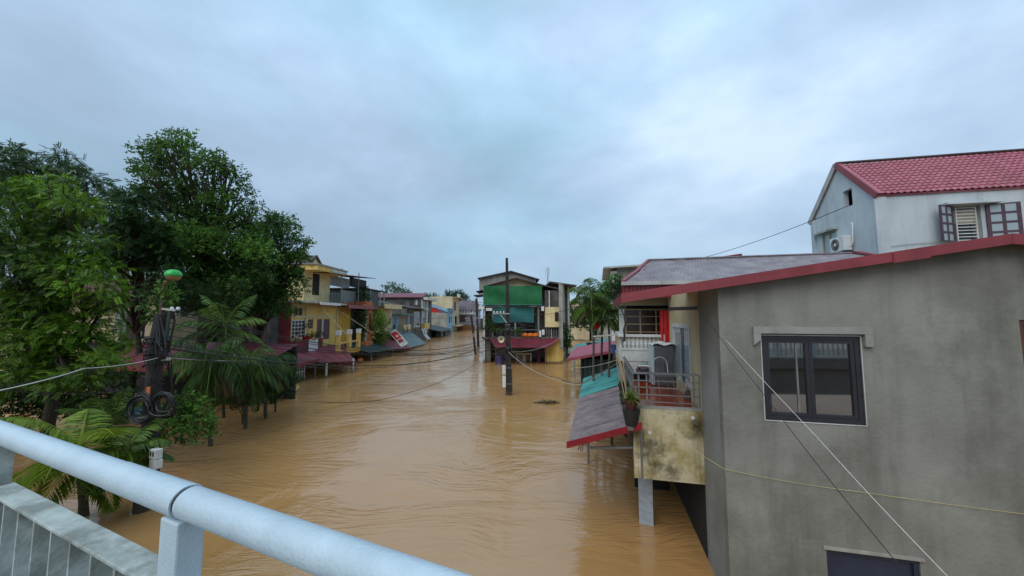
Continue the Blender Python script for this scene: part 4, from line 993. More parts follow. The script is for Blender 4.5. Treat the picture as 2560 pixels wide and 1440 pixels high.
FR_ = Fr(9.0, 78, -8)
row_house('far_right_house', 'pale house closing the right hand street beyond the palms', -1.0, 7.5, 8.2, PALE_CREAM, F=FR_, depth=8, wins=[(1420, 762, 1428, 778), (1440, 765, 1450, 782)], roof=BROWNROOF, over=.6)
row_house('far_right_house', 'grey concrete house further right behind the palms', 8.0, 18, 10.5, MIDCON, F=FR_, depth=8, wins=[], roof=DARKROOF, over=.6)
row_house('far_right_house', 'low dark house behind the corner building', -9.0, -1.2, 7.0, DARKCON, F=FR_, depth=8, wins=[], roof=DARKROOF, over=.6)
cl_ = 'clothes drying on the corner building veranda'
for i, (f, w_, h_, m_, nm) in enumerate(((.30, .5, .75, BLUEWHITE, 'pale blue shirt'), (.36, .42, .9, BRIGHTRED, 'red towel'), (.42, .55, .65, DARKWOOD, 'dark purple shirt'), (.49, .4, .8, PALE_CREAM, 'cream towel'))):
    u = X0 + (X1 - X0) * f; zt_ = z3 - .95; V = []; n = 6
    for s_ in (0, .02):
        for k in range(n + 1):
            for j in range(4): V.append(FC.p(u + w_ * k / n, .55 + .04 * math.sin(k * 1.7 + i + j) + s_, zt_ - h_ * j / 3))
    L_ = (n + 1) * 4; Fs = [(k * 4 + j, k * 4 + j + 4, k * 4 + j + 5, k * 4 + j + 1) for k in range(n) for j in range(3)]
    single(MB().add(V, Fs + [tuple(L_ + x for x in q[::-1]) for q in Fs]), 'garment', m_, nm + ' hanging in the shade below the teal tarpaulin', 'clothes', cl_, smooth=True)
single(MB().bar(FC.p(X0 + .3, .55, z3 - .94), FC.p(X1 - .5, .55, z3 - .94), .03), 'clothes_rail', GREYMETAL, 'thin rail carrying the clothes under the teal tarpaulin', 'rail')
# mast behind
b = PD(1369, 745, 110); t = thing('antenna_mast', 'slim telecom mast rising far behind the corner building', 'mast', (b.x, b.y, 0))
top = PD(1369, 668, 110)
for a in range(3):
    an = a * 2.094; d_ = Vector((math.cos(an), math.sin(an), 0)) * .22; MB().tube([Vector((b.x, b.y, 0)) + d_, top + d_ * .7], .06, 5).build('leg', GREYMETAL, t)
for k in range(12):
    z_ = 3 + (top.z - 3) * k / 12; MB().bar((b.x - .25, b.y, z_), (b.x + .25, b.y, z_ + .6), .05).build('brace', GREYMETAL, t)
for s_ in (-.5, .0, .5): MB().box(Fr(b.x, b.y, 0), s_ - .12, s_ + .12, -.5, -.35, top.z - 2.4, top.z - .4 + s_ * .3).build('panel_antenna', WHITE, t)

# ================================================================== UTILITY POLES
b = PZ(1273, 987); topz = PD(1263, 645, b.y).z; FPl = Fr(b.x, b.y, 0)
t = thing('utility_pole', 'dark square concrete pole with loudspeaker standing in the flood before the corner building', 'utility pole', (b.x, b.y, 0), 'utility poles')
lean = Vector((-.17, 0, 0)); w0, w1 = .21, .085
V = []
for z_, w_, l in ((-.8, w0, 0), (topz, w1, 1)):
    c = Vector((b.x, b.y, z_)) + lean * l
    V += [c + Vector((-w_, -w_, 0)), c + Vector((w_, -w_, 0)), c + Vector((w_, w_, 0)), c + Vector((-w_, w_, 0))]
MB().hexa(V).build('shaft', POLEDARK, t, bevel=.015)
ax = lambda z_: Vector((b.x, b.y, z_)) + lean * ((z_ + .8) / (topz + .8))
wd = lambda z_: w0 + (w1 - w0) * (z_ + .8) / (topz + .8)
Zp = lambda py: PD(1268, py, b.y - .2).z
for py in (786, 812, 832, 868, 920, 960):
    z_ = Zp(py); c = ax(z_); ww = wd(z_) + .02; MB().box(Fr(c.x, c.y, 0), -ww, ww, -ww, ww, z_ - .025, z_ + .025).build('band', GREYMETAL, t)
z_ = Zp(784); c = ax(z_)
MB().bar(c + Vector((-.95, -.2, 0)), c + Vector((.12, -.2, 0)), .06).build('crossarm', CABLEGREY, t)
MB().bar(c + Vector((-.5, -.2, -.03)), c + Vector((-.05, -.22, -.62)), .05).build('brace', CABLEGREY, t)
for i in range(4):
    MB().lathe(c + Vector((-.92 + i * .22, -.2, .03)), [(.03, 0), (.055, .03), (.04, .06), (.055, .09), (.03, .13)], 8).build('insulator', PLASTICWHITE, t, smooth=True)
for y0, y1 in ((914, 936), (940, 968)):
    za, zb = Zp(y1), Zp(y0); c = ax(za); MB().box(Fr(c.x, c.y, 0), -.42, -.20, -.24, -.02, za, zb).build('meter_box', PLASTICWHITE, t, bevel=.012)
c = ax(Zp(960)); MB().tube([c + Vector((.22, -.16, -.5)), c + Vector((.20, -.15, 1.0))], .03, 6).build('conduit', RUSTMETAL, t)
for y0 in (826, 872): c = ax(Zp(y0)); MB().lathe(c + Vector((0, -.22, -.15)), [(.16, 0), (.2, .06), (.2, .22), (.14, .3)], 12).build('cable_bundle', BLACK, t, smooth=True)
hp = PD(1253, 848, b.y - .5); axv = Vector((-.25, -1, -.05))
t2 = thing('loudspeaker', 'cream horn loudspeaker bolted to the dark pole', 'loudspeaker', hp)
MB().lathe(hp - axv.normalized() * .38, [(.05, 0), (.06, .15), (.09, .28), (.15, .36), (.215, .41), (.225, .42), (.20, .405), (.10, .30), (.02, .16)], 22, axv).build('horn', M('cream_speaker', S(222, 212, 182, .9), None, scale=4, rough=.4, bump=0), t2, smooth=True)
MB().lathe(hp - axv.normalized() * .62, [(.07, 0), (.09, .03), (.09, .2), (.06, .24)], 16, axv).build('driver', GREYMETAL, t2, smooth=True)
MB().bar(hp - axv.normalized() * .4, ax(hp.z) + Vector((-.1, 0, 0)), .04).build('bracket', GREYMETAL, t2)
# two old poles in the distance
b2 = PZ(1190, 886)
for i, (p0, p1, lab, r0) in enumerate(((b2, PD(1178, 790, b2.y), 'thin dark leaning pole in the flood left of the corner building', .17), (PZ(1196, 868), PD(1191, 746, PZ(1196, 868).y), 'thick dark pole behind the leaning pole left of the corner building', .24))):
    t = thing('utility_pole', lab, 'utility pole', p0, 'utility poles')
    MB().tube([p0 - Vector((0, 0, .6)), p0.lerp(p1, .5), p1], [r0, r0 * .9, r0 * .8], 10).build('shaft', POLEDARK, t, smooth=True)
    q = p0.lerp(p1, .92)
    for k in range(3):
        MB().bar(q + Vector((-.9 + (0 if i else -.4), 0, -.35 * k)), q + Vector((1.0, 0, -.35 * k)), .07).build('crossarm', RUSTMETAL, t)
    for k in range(5):
        MB().lathe(q + Vector((-.8 + k * .4, 0, .04)), [(.04, 0), (.07, .05), (.04, .15)], 8).build('insulator', PLASTICWHITE, t)
    if i == 0: MB().box(Fr(p0.x, p0.y, 0), -.45, -.18, -.32, -.1, p1.z * .45, p1.z * .55).build('meter_box', GREYMETAL, t)
# near left pole with street lamp
pb = Vector((-9.95, 10.1, 0)); t = thing('utility_pole', 'thick black weathered pole wrapped in cable coils beside the palms', 'utility pole', pb, 'utility poles')
def PP(px, py, dd=0): return PD(px, py, 10.1 + dd)
xs = [PP(372, 1105).x, PP(392, 850).x, PP(402, 790).x]
MB().tube([(xs[0] - .05, 10.1, -.8), (xs[0], 10.1, 1.6), (xs[1], 10.1, PP(392, 850).z), (xs[2], 10.1, PP(402, 785).z)], [.21, .195, .165, .13], 12).build('shaft', POLEDARK, t, smooth=True)
for k in range(22):
    py = random.choice((905, 893, 878, 862, 848, 880, 955, 1000)) + random.uniform(-7, 7); c = PP(388 + (905 - py) * .08, py); R_ = .20 + random.uniform(0, .07); tx, ty = random.uniform(-.12, .12), random.uniform(-.12, .12); ox = random.uniform(-.03, .05)
    MB().tube([c + Vector((ox + math.cos(a) * R_, math.sin(a) * R_, math.cos(a) * tx + math.sin(a) * ty + .02 * math.sin(3 * a))) for a in np.linspace(0, 2 * math.pi, 19)], random.uniform(.010, .020), 6, False).build('cable_wrap', BLACK, t, smooth=True)
for k in range(7):
    p0_ = PP(380 + random.uniform(0, 25), 800 + random.uniform(-20, 30), -.2); p1_ = PP(372 + random.uniform(0, 25), 960 + random.uniform(-40, 60), -.25); m_ = p0_.lerp(p1_, .5) + Vector((random.uniform(-.35, .35), -.1, 0))
    MB().tube([p0_, p0_.lerp(m_, .5) + Vector((random.uniform(-.08, .08), 0, -.05)), m_, m_.lerp(p1_, .5) + Vector((0, 0, -.05)), p1_], .012, 6).build('loose_cable', BLACK, t, smooth=True)
for px, py, n_ in ((350, 1018, 7), (408, 1012, 6)):
    for k in range(n_):
        R_ = .30 + random.uniform(-.07, .06); c = PP(px + random.uniform(-6, 6), py + random.uniform(-6, 8), -.28 - .025 * k); ph = random.uniform(0, 6); ex = random.uniform(.8, 1.1)
        MB().tube([c + Vector((math.cos(a) * R_ * ex, .04 * math.sin(a * 2 + ph), math.sin(a) * R_ - .05 * math.cos(a) ** 2)) for a in np.linspace(0, 2 * math.pi, 25)], .022, 6, False).build('cable_coil', BLACK, t, smooth=True)
MB().bar(PP(417, 850), PP(424, 775), .05).build('arm_bracket', DARKGREEN, t); MB().bar(PP(405, 772), PP(440, 776), .05).build('crossarm', CABLEGREY, t)
for px in (430, 445): MB().lathe(PP(px, 776), [(.03, 0), (.05, .04), (.03, .1)], 8).build('insulator', PLASTICWHITE, t)
MB().bar(PP(372, 902), PP(425, 898), .06).build('crossarm', CABLEGREY, t)
MB().box(Fr(PP(396, 973).x, 9.83, 0), -.05, .05, -.02, .0, PP(396, 985).z, PP(396, 962).z).build('orange_tag', ORANGE, t)
for k, (a, b_) in enumerate(((1122, 1146), (1148, 1170))):
    c0, c1 = PP(389, b_, -.5), PP(389, a, -.5); FF = Fr(c0.x, 9.6, -20)
    mb = MB().box(FF, -.13, .13, -.08, .08, c0.z, c1.z).build('meter_box', PLASTICWHITE, t, bevel=.01)
    if k == 0:
        for e in (-.09, .02): MB().box(FF, e, e + .06, -.086, -.082, c0.z + .08, c0.z + .19).build('meter_glass', GLASS, mb)
t = thing('street_lamp', 'round street lamp with bright green cap and amber bowl on a curved arm', 'street lamp', PP(432, 690))
MB().tube([PP(405, 840), PP(402, 790), PP(405, 740), PP(410, 712), PP(420, 702)], [.045, .04, .036, .032, .03], 8).build('arm', RUSTMETAL, t, smooth=True)
lc = PP(433, 688)
MB().lathe(lc, [(.19, -.02), (.196, .0), (.186, .06), (.148, .115), (.088, .15), (.03, .16)], 24).build('cap', LAMPGREEN, t, smooth=True)
MB().lathe(lc, [(.02, -.17), (.08, -.16), (.14, -.12), (.172, -.06), (.18, -.024)], 24).build('bowl', LAMPBOWL, t, smooth=True)
# ================================================================== RIGHT SIDE
CX, CY = 3.867, 6.757; YAW = -13.47
FG = Fr(CX, CY, YAW)                 # grey house, wall towards the bridge
FS = Fr(CX, CY, YAW - 90)            # street-facing walls (u runs towards the camera)
def G(px, py, v=0.0): return FG.h(px, py, v)

# ---- grey rendered house
t = thing('grey_house', 'unpainted grey rendered house with dark framed window and red roof edge', 'house', FG.p(4, 2, 0))
zs = G(1790, 737)[1]; pkz = G(2525, 613); uR = 10.5
w1 = FG.R(1908, 840, 2157, 1056); w2 = FG.R(2072, 1388, 2306, 1560); w3 = FG.R(2556, 800, 2640, 960)
fa, fb = G(1553, 757, -.26), G(2528, 610, -.26); ft, fu = G(1553, 734, -.26), G(2528, 584, -.26)
sl = (fu[1] - ft[1]) / (fu[0] - ft[0]); ztop_ = lambda u: ft[1] + sl * (u - ft[0]) - .07
wm = MB(); holes_ = [w1, w2, w3]
us_ = sorted({0, uR, fu[0], *[h[k] for h in holes_ for k in (0, 1) if h[k] < uR]})
rt_ = lambda u: ztop_(u) if u <= fu[0] else ztop_(fu[0]) - sl * (u - fu[0])
for a_, b_ in zip(us_[:-1], us_[1:]):
    hs_ = sorted([h for h in holes_ if h[0] < (a_ + b_) / 2 < h[1]], key=lambda h: h[2]); z_ = -.8
    for h in hs_:
        if h[2] > z_: wm.box(FG, a_, b_, 0, .2, z_, h[2])
        z_ = h[3]
    wm.prism_uz(FG, [(a_, z_), (b_, z_), (b_, rt_(b_)), (a_, rt_(a_))], 0, .2)
wm.build('front_wall', GREYWALL, t)
MB().box(FG, 0, .2, .2, 1.40, -.8, ztop_(0) - .01).build('side_wall', M('light_grey_render', S(150, 150, 144, .9), S(128, 128, 122, .9), scale=1.2, rough=.9, bump=.2, bscale=50, dirt=S(105, 104, 96), dirt_amt=.4), t)
MB().box(FG, uR - .2, uR, .2, 9, -.8, zs).build('side_wall', GREYWALL, t); MB().box(FG, .2, uR - .2, 8.8, 9, -.8, zs).build('back_wall', GREYWALL, t)
MB().box(FG, .25, uR - .25, .6, 8.7, 2.55, 2.7).build('floor_slab', DARKCON, t)
# roof with projecting red verge
MB().prism_uz(FG, [fa, fb, fu, ft], -.28, -.23).build('verge_board', REDTRIM, t)
dr = (uR + .6 - fb[0]); MB().prism_uz(FG, [fb, (uR + .6, fb[1] - sl * dr), (uR + .6, fu[1] - sl * dr), (fu[0], fu[1])], -.285, -.235).build('verge_board', REDTRIM, t)
ja = G(2235, 650, -.3)[0]; zb_ = lambda u: fa[1] + sl * (u - fa[0])
MB().prism_uz(FG, [(ja, zb_(ja) - .012), (ja + .5, zb_(ja + .5) - .012), (ja + .5, zb_(ja + .5) + .155), (ja, zb_(ja) + .155)], -.296, -.282).build('verge_joint', REDTRIM, t)
zr_ = lambda u: ft[1] + sl * (u - ft[0]) - .02
MB().slab(FG.p(fa[0] + 2.0, -.22, zr_(fa[0] + 2.0)), FG.p(fb[0], -.22, fu[1] - .02), FG.p(fb[0], 9.3, fu[1] - .02), FG.p(fa[0] + 2.0, 4.4, zr_(fa[0] + 2.0)), .05).build('roof_sheet', DARKROOF, t)
MB().slab(FG.p(fa[0], -.22, ft[1] - .02), FG.p(fa[0] + 1.997, -.22, zr_(fa[0] + 1.997)), FG.p(fa[0] + 1.997, 2.4, zr_(fa[0] + 1.997)), FG.p(fa[0], 2.4, ft[1] - .02), .05).build('roof_sheet', DARKROOF, t)
MB().slab(FG.p(uR + .6, -.22, fu[1] - .02 - sl * dr), FG.p(fb[0], -.22, fu[1] - .02), FG.p(fb[0], 9.3, fu[1] - .02), FG.p(uR + .6, 9.3, fu[1] - .02 - sl * dr), .05).build('roof_sheet', DARKROOF, t)
gx = G(1553, 745, -.26)[0]
MB().prism_vz(FG, [(-.22, fa[1] - .02), (2.4, fa[1] - .02), (2.4, ft[1] - .06), (-.22, ft[1] - .06)], gx - .06, gx + .0).build('eave_board', REDSHEET, t)
MB().bar(FG.p(-.62, 1.45, 5.36), FG.p(-.02, 1.45, 5.38), .08).build('bracket_pipe', GREYMETAL, t)
# the window
fr = MB(); u0, u1, z0, z1 = w1; e = .014
fr.box(FG, u0 - e, u0, -.012, .1, z0 - e, z1 + e).box(FG, u1, u1 + e, -.012, .1, z0 - e, z1 + e).box(FG, u0, u1, -.012, .1, z0 - e, z0).box(FG, u0, u1, -.012, .1, z1, z1 + e)
fr.build('window_edge', WHITE, t)
wo = window(FG, w1, t, frame=FRAMEDARK, glass=GLASS, v=.02, cols=1, fw=.072, depth=.09, name='window')
um = (u0 + u1) / 2
for a, b in ((u0 + .074, um - .002), (um + .002, u1 - .074)):
    mb = MB(); f = .056
    mb.box(FG, a, a + f, .035, .09, z0 + .075, z1 - .075).box(FG, b - f, b, .035, .09, z0 + .075, z1 - .075).box(FG, a + f, b - f, .035, .09, z0 + .075, z0 + .075 + f).box(FG, a + f, b - f, .035, .09, z1 - .075 - f, z1 - .075)
    mb.build('sash', FRAMEDARK, wo)
MB().box(FG, u0 + .55, u0 + .575, .05, .069, z0 + .15, z1 - .15).build('glazing_bar', GREYMETAL, wo)
# moulded lintel with two short drops
l0, l1 = G(1880, 826), G(2175, 826); la, lb = G(2020, 834)[1], G(2020, 817)[1]
MB().box(FG, l0[0], l1[0], -.075, -.002, la, lb).build('lintel', LINTEL, t)
for ua, ub, y in ((l0[0], l0[0] + .115, 862), (l1[0] - .115, l1[0], 862)):
    zz_ = G(1890, y)[1]; MB().prism_uz(FG, [(ua, zz_), (ub, zz_ + .10 if ua == l0[0] else zz_), (ub, la - .002), (ua, la - .002 if ua == l0[0] else la - .002)], -.073, -.002).build('lintel_drop', LINTEL, t)
wb = window(FG, w2, t, frame=NAVY, glass=NAVY, v=.03, cols=1, fw=.07, depth=.08, name='lower_window', label='dark navy blue lower window')
window(FG, w3, t, frame=WOOD, glass=GLASS_FAR, v=.03, cols=2)
MB().box(FG, w2[0] - .05, w2[1] + .05, -.03, -.002, w2[3] + .003, w2[3] + .05).build('lower_lintel', MIDCON, t)

# ---- cream house with the tiled balcony
t = thing('cream_balcony_house', 'cream house with orange tiled balcony over stained concrete apron', 'house', FG.p(1.5, 3.2, 0))
dq = FS.R(1684, 811, 1727, 957)
wm = MB(); wall_cells(wm, FS, -4.9, -1.41, 2.9, 5.95, .0, .18, [dq]); wm.build('wall', PALE_CREAM, t)
MB().box(FS, -4.9, -1.41, .0, .18, -.8, 2.88).build('ground_floor_wall', DARKINT, t)  # dark colour stands in for the shaded opening below the balcony
MB().box(FG, .2, 4, 4.7, 4.88, -.8, 5.9).build('party_wall', MIDCON, t)
df = MB().box(FS, dq[0], dq[0] + .09, -.02, .1, dq[2], dq[3]).box(FS, dq[1] - .09, dq[1], -.02, .1, dq[2], dq[3]).box(FS, dq[0] + .09, dq[1] - .09, -.02, .1, dq[3] - .1, dq[3]).build('door_frame', WHITE, t)
mid = (dq[0] + dq[1]) / 2
for k, (a, b) in enumerate(((dq[0] + .1, mid - .18), (mid - .14, mid + .22), (mid + .26, dq[1] - .1))):
    d_ = MB().box(FS, a, b, .03, .07, dq[2] + .01, dq[3] - .11).build('door_leaf', WHITE if k != 1 else GREYMETAL, t)
    for z_ in (0.25, .5, .75):
        zc = dq[2] + (dq[3] - dq[2]) * z_; MB().box(FS, a + .06, b - .06, .018, .029, zc - .22, zc + .16).build('louvre_panel', GREYVINYL if k == 1 else GLASS_PALE, d_)
MB().box(FG, -1.5, .0, 1.42, 4.85, 2.93, 3.11).build('balcony_slab', MIDCON, t)
# floor tiles
nu, nv = 4, 9
for i in range(nu):
    for j in range(nv):
        ua, va = -1.42 + i * .352, 1.60 + j * .359
        MB().box(FG, ua + .003, ua + .349, va + .003, va + .356, 3.112, 3.126 + random.uniform(-.001, .001)).build('tile', FLOORTILE, t)
MB().box(FG, -1.46, -.002, 1.395, 1.56, 1.55, 3.09).build('front_apron', STAINCON, t)
MB().box(FG, -1.48, -1.34, 1.57, 4.8, 1.9, 2.92).build('side_apron', DARKCON, t)
MB().box(FG, -1.46, -.0, 1.41, 1.55, 3.092, 3.14).build('kerb', MIDCON, t)
a = G(1682, 1082, 1.38); MB().box(FG, *G(1621, 1082, 1.385)[:1], G(1628, 1082, 1.385)[0], 1.37, 1.398, G(1624, 1085, 1.385)[1], G(1624, 1078, 1.385)[1]).build('socket_box', PLASTICWHITE, t)
pe = PD(1752, 1066, FG.p(-.1, 1.3, 0).y); MB().tube([PD(1732, 1045, FG.p(-.3, 1.1, 0).y - .1), pe + Vector((0, .15, 0))], .04, 10).build('drain_pipe', GREYFASC, t, smooth=True)
# railing
rl = thing('balcony_railing', 'grey square bar railing around the orange tiled balcony', 'railing', FG.p(-.7, 1.5, 3.14))
def zpx(y): return G(1675, y, 1.48)[1]
for k, y in enumerate((935, 954, 971, 989, 1007)):
    h_ = .045 if k == 0 else .022
    MB().box(FG, -1.44, -.03, 1.48 - h_ / 2, 1.48 + h_ / 2, zpx(y) - h_ / 2, zpx(y) + h_ / 2).build('rail', GREYMETAL, rl)
for px, ytop in ((1597, 935), (1617, 937), (1735, 937), (1750, 935)):
    u = G(px, 970, 1.5)[0]; MB().box(FG, u - .016, u + .016, 1.497, 1.525, 3.141, zpx(ytop) - .024).build('post', GREYMETAL, rl)
for z_ in (zpx(935), zpx(971), zpx(1007)):
    MB().box(FG, -1.46, -1.42, 1.52, 4.7, z_ - .018, z_ + .018).build('rail', GREYMETAL, rl)
for i in range(16):
    v = 1.65 + i * .2; MB().bar(FG.p(-1.41, v, 3.0), FG.p(-1.405, v + .05, zpx(930)), .018).build('baluster', GREYMETAL, rl)
st = thing('stick_bundle', 'bundle of bare grey sticks leaning on the balcony corner', 'sticks', FG.p(-1.45, 3.4, 3.1))
for i in range(9):
    a = FG.p(-1.5 + random.uniform(-.05, .05), 1.9 + i * .28, 3.0); b = FG.p(-1.62 + random.uniform(-.1, .1), 2.9 + i * .24, 4.05 + random.uniform(-.2, .2))
    MB().tube([a, a.lerp(b, .5) + Vector((random.uniform(-.05, .05), 0, 0)), b], [.016, .014, .008], 6).build('stick', TAN, st)
# covered appliance
p0 = PZ(1663, 966, 3.13); l = FG.loc(p0); A = Fr(p0.x, p0.y, YAW + 3)
t = thing('covered_appliance', 'tall appliance wrapped in grey cover with white cloth on top', 'appliance', p0)
MB().box(A, -.27, .27, 0, .52, 3.13, 4.32).build('cover', GREYVINYL, t, bevel=.025)
MB().box(A, -.36, -.275, -.03, .56, 3.16, 4.30).build('plastic_sheet', CLEARFOIL, t, bevel=.02)
V = []; nn = 8
for s_ in (0, .015):
    for i in range(nn + 1):
        for j in range(5):
            f, g = i / nn, j / 4; edge = .05 * (abs(f - .5) * 2) ** 6
            V.append(A.p(-.36 + .70 * f, -.04 + .62 * g, 4.345 + .05 * math.sin(f * 9 + g * 3) * .6 + .03 * math.sin(g * 8) - edge + s_))
k = (nn + 1) * 5; Fs = [(i * 5 + j, i * 5 + j + 5, i * 5 + j + 6, i * 5 + j + 1) for i in range(nn) for j in range(4)]
MB().add(V, [f[::-1] for f in Fs] + [tuple(k + x for x in f) for f in Fs]).build('top_cloth', WHITE, t, smooth=True)
# metal chair
c0 = PZ(1668, 985, 3.13); A = Fr(c0.x, c0.y, YAW + 12)
t = thing('metal_chair', 'light metal tube chair with hooped back on the orange tiles', 'chair', c0)
for s_ in (-.2, .2):
    MB().tube([A.p(s_, -.02, 3.13), A.p(s_, .06, 3.55)], .012, 8).build('leg', GREYMETAL, t); MB().tube([A.p(s_, .42, 3.13), A.p(s_, .38, 3.55)], .012, 8).build('leg', GREYMETAL, t)
MB().box(A, -.21, .21, .02, .42, 3.552, 3.585).build('seat', GREYVINYL, t, bevel=.01)
MB().tube([A.p(-.2, .40, 3.56), A.p(-.2, .44, 3.85)] + [A.p(-.2 * math.cos(a), .45, 3.85 + .2 * math.sin(a)) for a in np.linspace(.2, math.pi - .2, 9)] + [A.p(.2, .44, 3.85), A.p(.2, .40, 3.56)], .013, 8).build('back_hoop', CABLEWHITE, t, smooth=True)
for s_ in (-.07, .07): MB().tube([A.p(s_, .41, 3.58), A.p(s_ * 1.2, .45, 4.0)], .008, 6).build('back_rod', GREYMETAL, t)
# wash stand, stool, basin
p0 = PZ(1612, 958, 3.13); A = Fr(p0.x, p0.y, YAW)
t = thing('low_stand', 'low dark stand at the back of the orange tiled balcony', 'stand', p0)
MB().box(A, -.22, .45, 0, .4, 3.46, 3.52).build('top', DARKWOOD, t); MB().box(A, -.20, .43, .33, .37, 3.14, 3.455).build('back_board', DARKINT, t)
for s_ in (-.2, .4):
    for v in (.02, .34): MB().box(A, s_, s_ + .04, v - .01, v + .02, 3.13, 3.458).build('leg', DARKWOOD, t)
single(MB().lathe(A.p(.02, .2, 3.522), [(.10, 0), (.13, .02), (.2, .10), (.215, .105), (.19, .09), (.1, .02)], 20), 'basin', PLASTICWHITE, 'white washing basin on the low dark stand', 'basin', smooth=True)
single(MB().box(A, -.16, .22, .55, .60, 3.60, 4.02).box(A, -.16, .22, .3, .55, 3.53, 3.6), 'plastic_chair_back', WOOD, 'dark red brown chair back behind the white basin', 'chair', bevel=.03)
bp = PZ(1730, 1000, 3.13)
t = thing('broom', 'worn broom standing against the cream wall on the balcony', 'broom', bp)
MB().tube([bp + Vector((-.06, .1, .25)), PD(1726, 902, bp.y + .4)], .012, 6).build('handle', TAN, t)
MB().lathe(bp + Vector((-.05, .08, .0)), [(.11, 0), (.09, .12), (.03, .28)], 10).build('head', RUSTMETAL, t)
# marble pillar under the balcony
q = PZ(1616, 1312); A = Fr(q.x, q.y, YAW - 12)
single(MB().box(A, -.17, .17, 0, .28, -.7, PD(1612, 1171, q.y).z), 'marble_pillar', MARBLE, 'blue grey marble clad pillar standing in the flood below the balcony', 'pillar', bevel=.006)
single(MB().box(FG, -1.2, -.2, 4.5, 4.62, -.6, 2.9), 'under_balcony_shade', DARKINT, 'dark panel put in as the deep shade under the balcony', 'door')  # added dark panel, coloured as the shade of the open ground floor

# ---- grey and teal sheet awning below the balcony
aw2 = 'sheet awnings on the right side'
PA, PB_ = PD(1420, 1108, 8.6), PD(1590, 1060, 8.24)
lA, lB = FG.loc(PA), FG.loc(PB_); zo, zi = PA.z, PB_.z; uA, uB = lA[0], lB[0]
vA = (lA[1] + lB[1]) / 2; vD = FG.loc(PZ(1445, 995, zo))[1]; vE = FG.loc(PZ(1453, 947, zo))[1]
t = thing('awning', 'brownish grey corrugated awning with bright red front trim and teal far half', 'awning', FG.p((uA + uB) / 2, (vA + vE) / 2, 0), aw2)
np_ = 6
for i in range(np_):
    va, vb = vA + (vD - vA) * i / np_, vA + (vD - vA) * (i + 1) / np_; dz = .012 * (i % 2)
    MB().corr(FG.p(uA, va, zo + dz), FG.p(uA, vb - .01, zo + dz), FG.p(uB + .05, vb - .01, zi + dz), FG.p(uB + .05, va, zi + dz), .11, .018, .006).build('panel', BROWNSHEET, t)
nt_ = 4
for i in range(nt_):
    va, vb = vD + (vE - vD) * i / nt_, vD + (vE - vD) * (i + 1) / nt_; dz = .012 * (i % 2) + .02
    MB().corr(FG.p(uA, va, zo + dz), FG.p(uA, vb - .01, zo + dz), FG.p(uB + .1, vb - .01, zi + dz + .05), FG.p(uB + .1, va, zi + dz + .05), .2, .012, .006).build('panel', TEALSHEET, t)['label'] = 'teal sheet panel'
MB().prism_uz(FG, [(uA - .03, zo - .10), (uB + .12, zi - .10), (uB + .12, zi + .05), (uA - .03, zo + .04)], vA - .05, vA - .012).build('red_trim', AWNRED, t)
MB().bar(FG.p(uA + .3, vA + .35, zo + .02), FG.p(uA + .3, vE, zo + .02), .05).build('purlin', GREYMETAL, t); MB().bar(FG.p(uB - .1, vA + .1, zi - .12), FG.p(uB - .1, vE, zi - .1), .05).build('purlin', GREYMETAL, t)
MB().bar(FG.p(uA + .45, vA + .45, zo - .22), FG.p(uB + .1, vA + .3, zo - .06), .045).build('tie_bar', GREYMETAL, t); MB().bar(FG.p(uA + .45, vA + .45, zo - .22), FG.p(uA + .45, vA + .45, zo + .08), .04).build('strut', GREYMETAL, t)
MB().bar(FG.p(uB + .12, vA + .2, 1.55), FG.p(uB + .12, vA + .2, zi - .1), .04).build('strut', GREYMETAL, t)
for i in range(5):
    a = FG.p(uA + .22 + .04 * i, vA + .25 + .1 * i, zo - .02); MB().tube([a, a + Vector((.03, .02, -.12)), a + Vector((-.01, 0, -.2 - .05 * (i % 3)))], .012, 5).build('torn_strip', GREYMETAL, t)
for v in (vD, vE - .3):
    MB().tube([FG.p(uA + .3, v, -.6), FG.p(uA + .3, v, zo)], .04, 8).build('post', GREYMETAL, t)

# ---- white balustrade house
t = thing('white_balustrade_house', 'house with white balustrade balcony, brown lattice window and grey sheet roof', 'house', FG.p(-.4, 7, 0))
vb = 5.0
rr = FG.R(1552, 842, 1652, 888, vb); ub0, ub1 = rr[0], rr[1]; z_b, z_t = G(1600, 876, vb)[1], G(1600, 843, vb)[1]
zsk = G(1600, 912, vb)[1]
MB().box(FG, ub0 - .05, .1, vb, vb + 3.6, z_b - .35, z_b).build('balcony_slab', WHITE, t)
MB().prism_uz(FG, [(ub0 + .35, zsk - .3), (.1, zsk - .3), (.1, z_b - .355), (ub0 + .02, z_b - .355)], vb + .02, vb + 3.5).build('balcony_skirt', WHITE, t)
MB().box(FG, ub0 - .08, ub1 + .05, vb - .06, vb + .14, z_t, z_t + .09).build('handrail', WHITE, t, bevel=.015); MB().box(FG, ub0 - .08, ub0 + .1, vb + .15, vb + 3.5, z_t, z_t + .09).build('handrail', WHITE, t)
MB().box(FG, ub0 - .02, ub1, vb - .02, vb + .1, z_b + .001, z_b + .07).build('bottom_rail', WHITE, t)
nb = 9
for i in range(nb):
    u = ub0 + .14 + (ub1 - ub0 - .2) * i / (nb - 1); h_ = z_t - z_b - .075
    MB().lathe(FG.p(u, vb + .04, z_b + .072), [(.045, 0), (.03, .02), (.055, h_ * .3), (.05, h_ * .42), (.022, h_ * .72), (.028, h_ * .85), (.045, h_ - .002)], 12).build('baluster', WHITE, t, smooth=True)
    if i < 8: MB().lathe(FG.p(ub0 + .03, vb + .3 + i * .38, z_b + .002), [(.045, 0), (.03, .02), (.055, h_ * .3), (.022, h_ * .72), (.045, h_)], 10).build('baluster', WHITE, t, smooth=True)
MB().box(FG, ub1 + .0, ub1 + .14, vb - .05, vb + .15, z_b + .001, z_t + .1).build('end_post', WHITE, t)
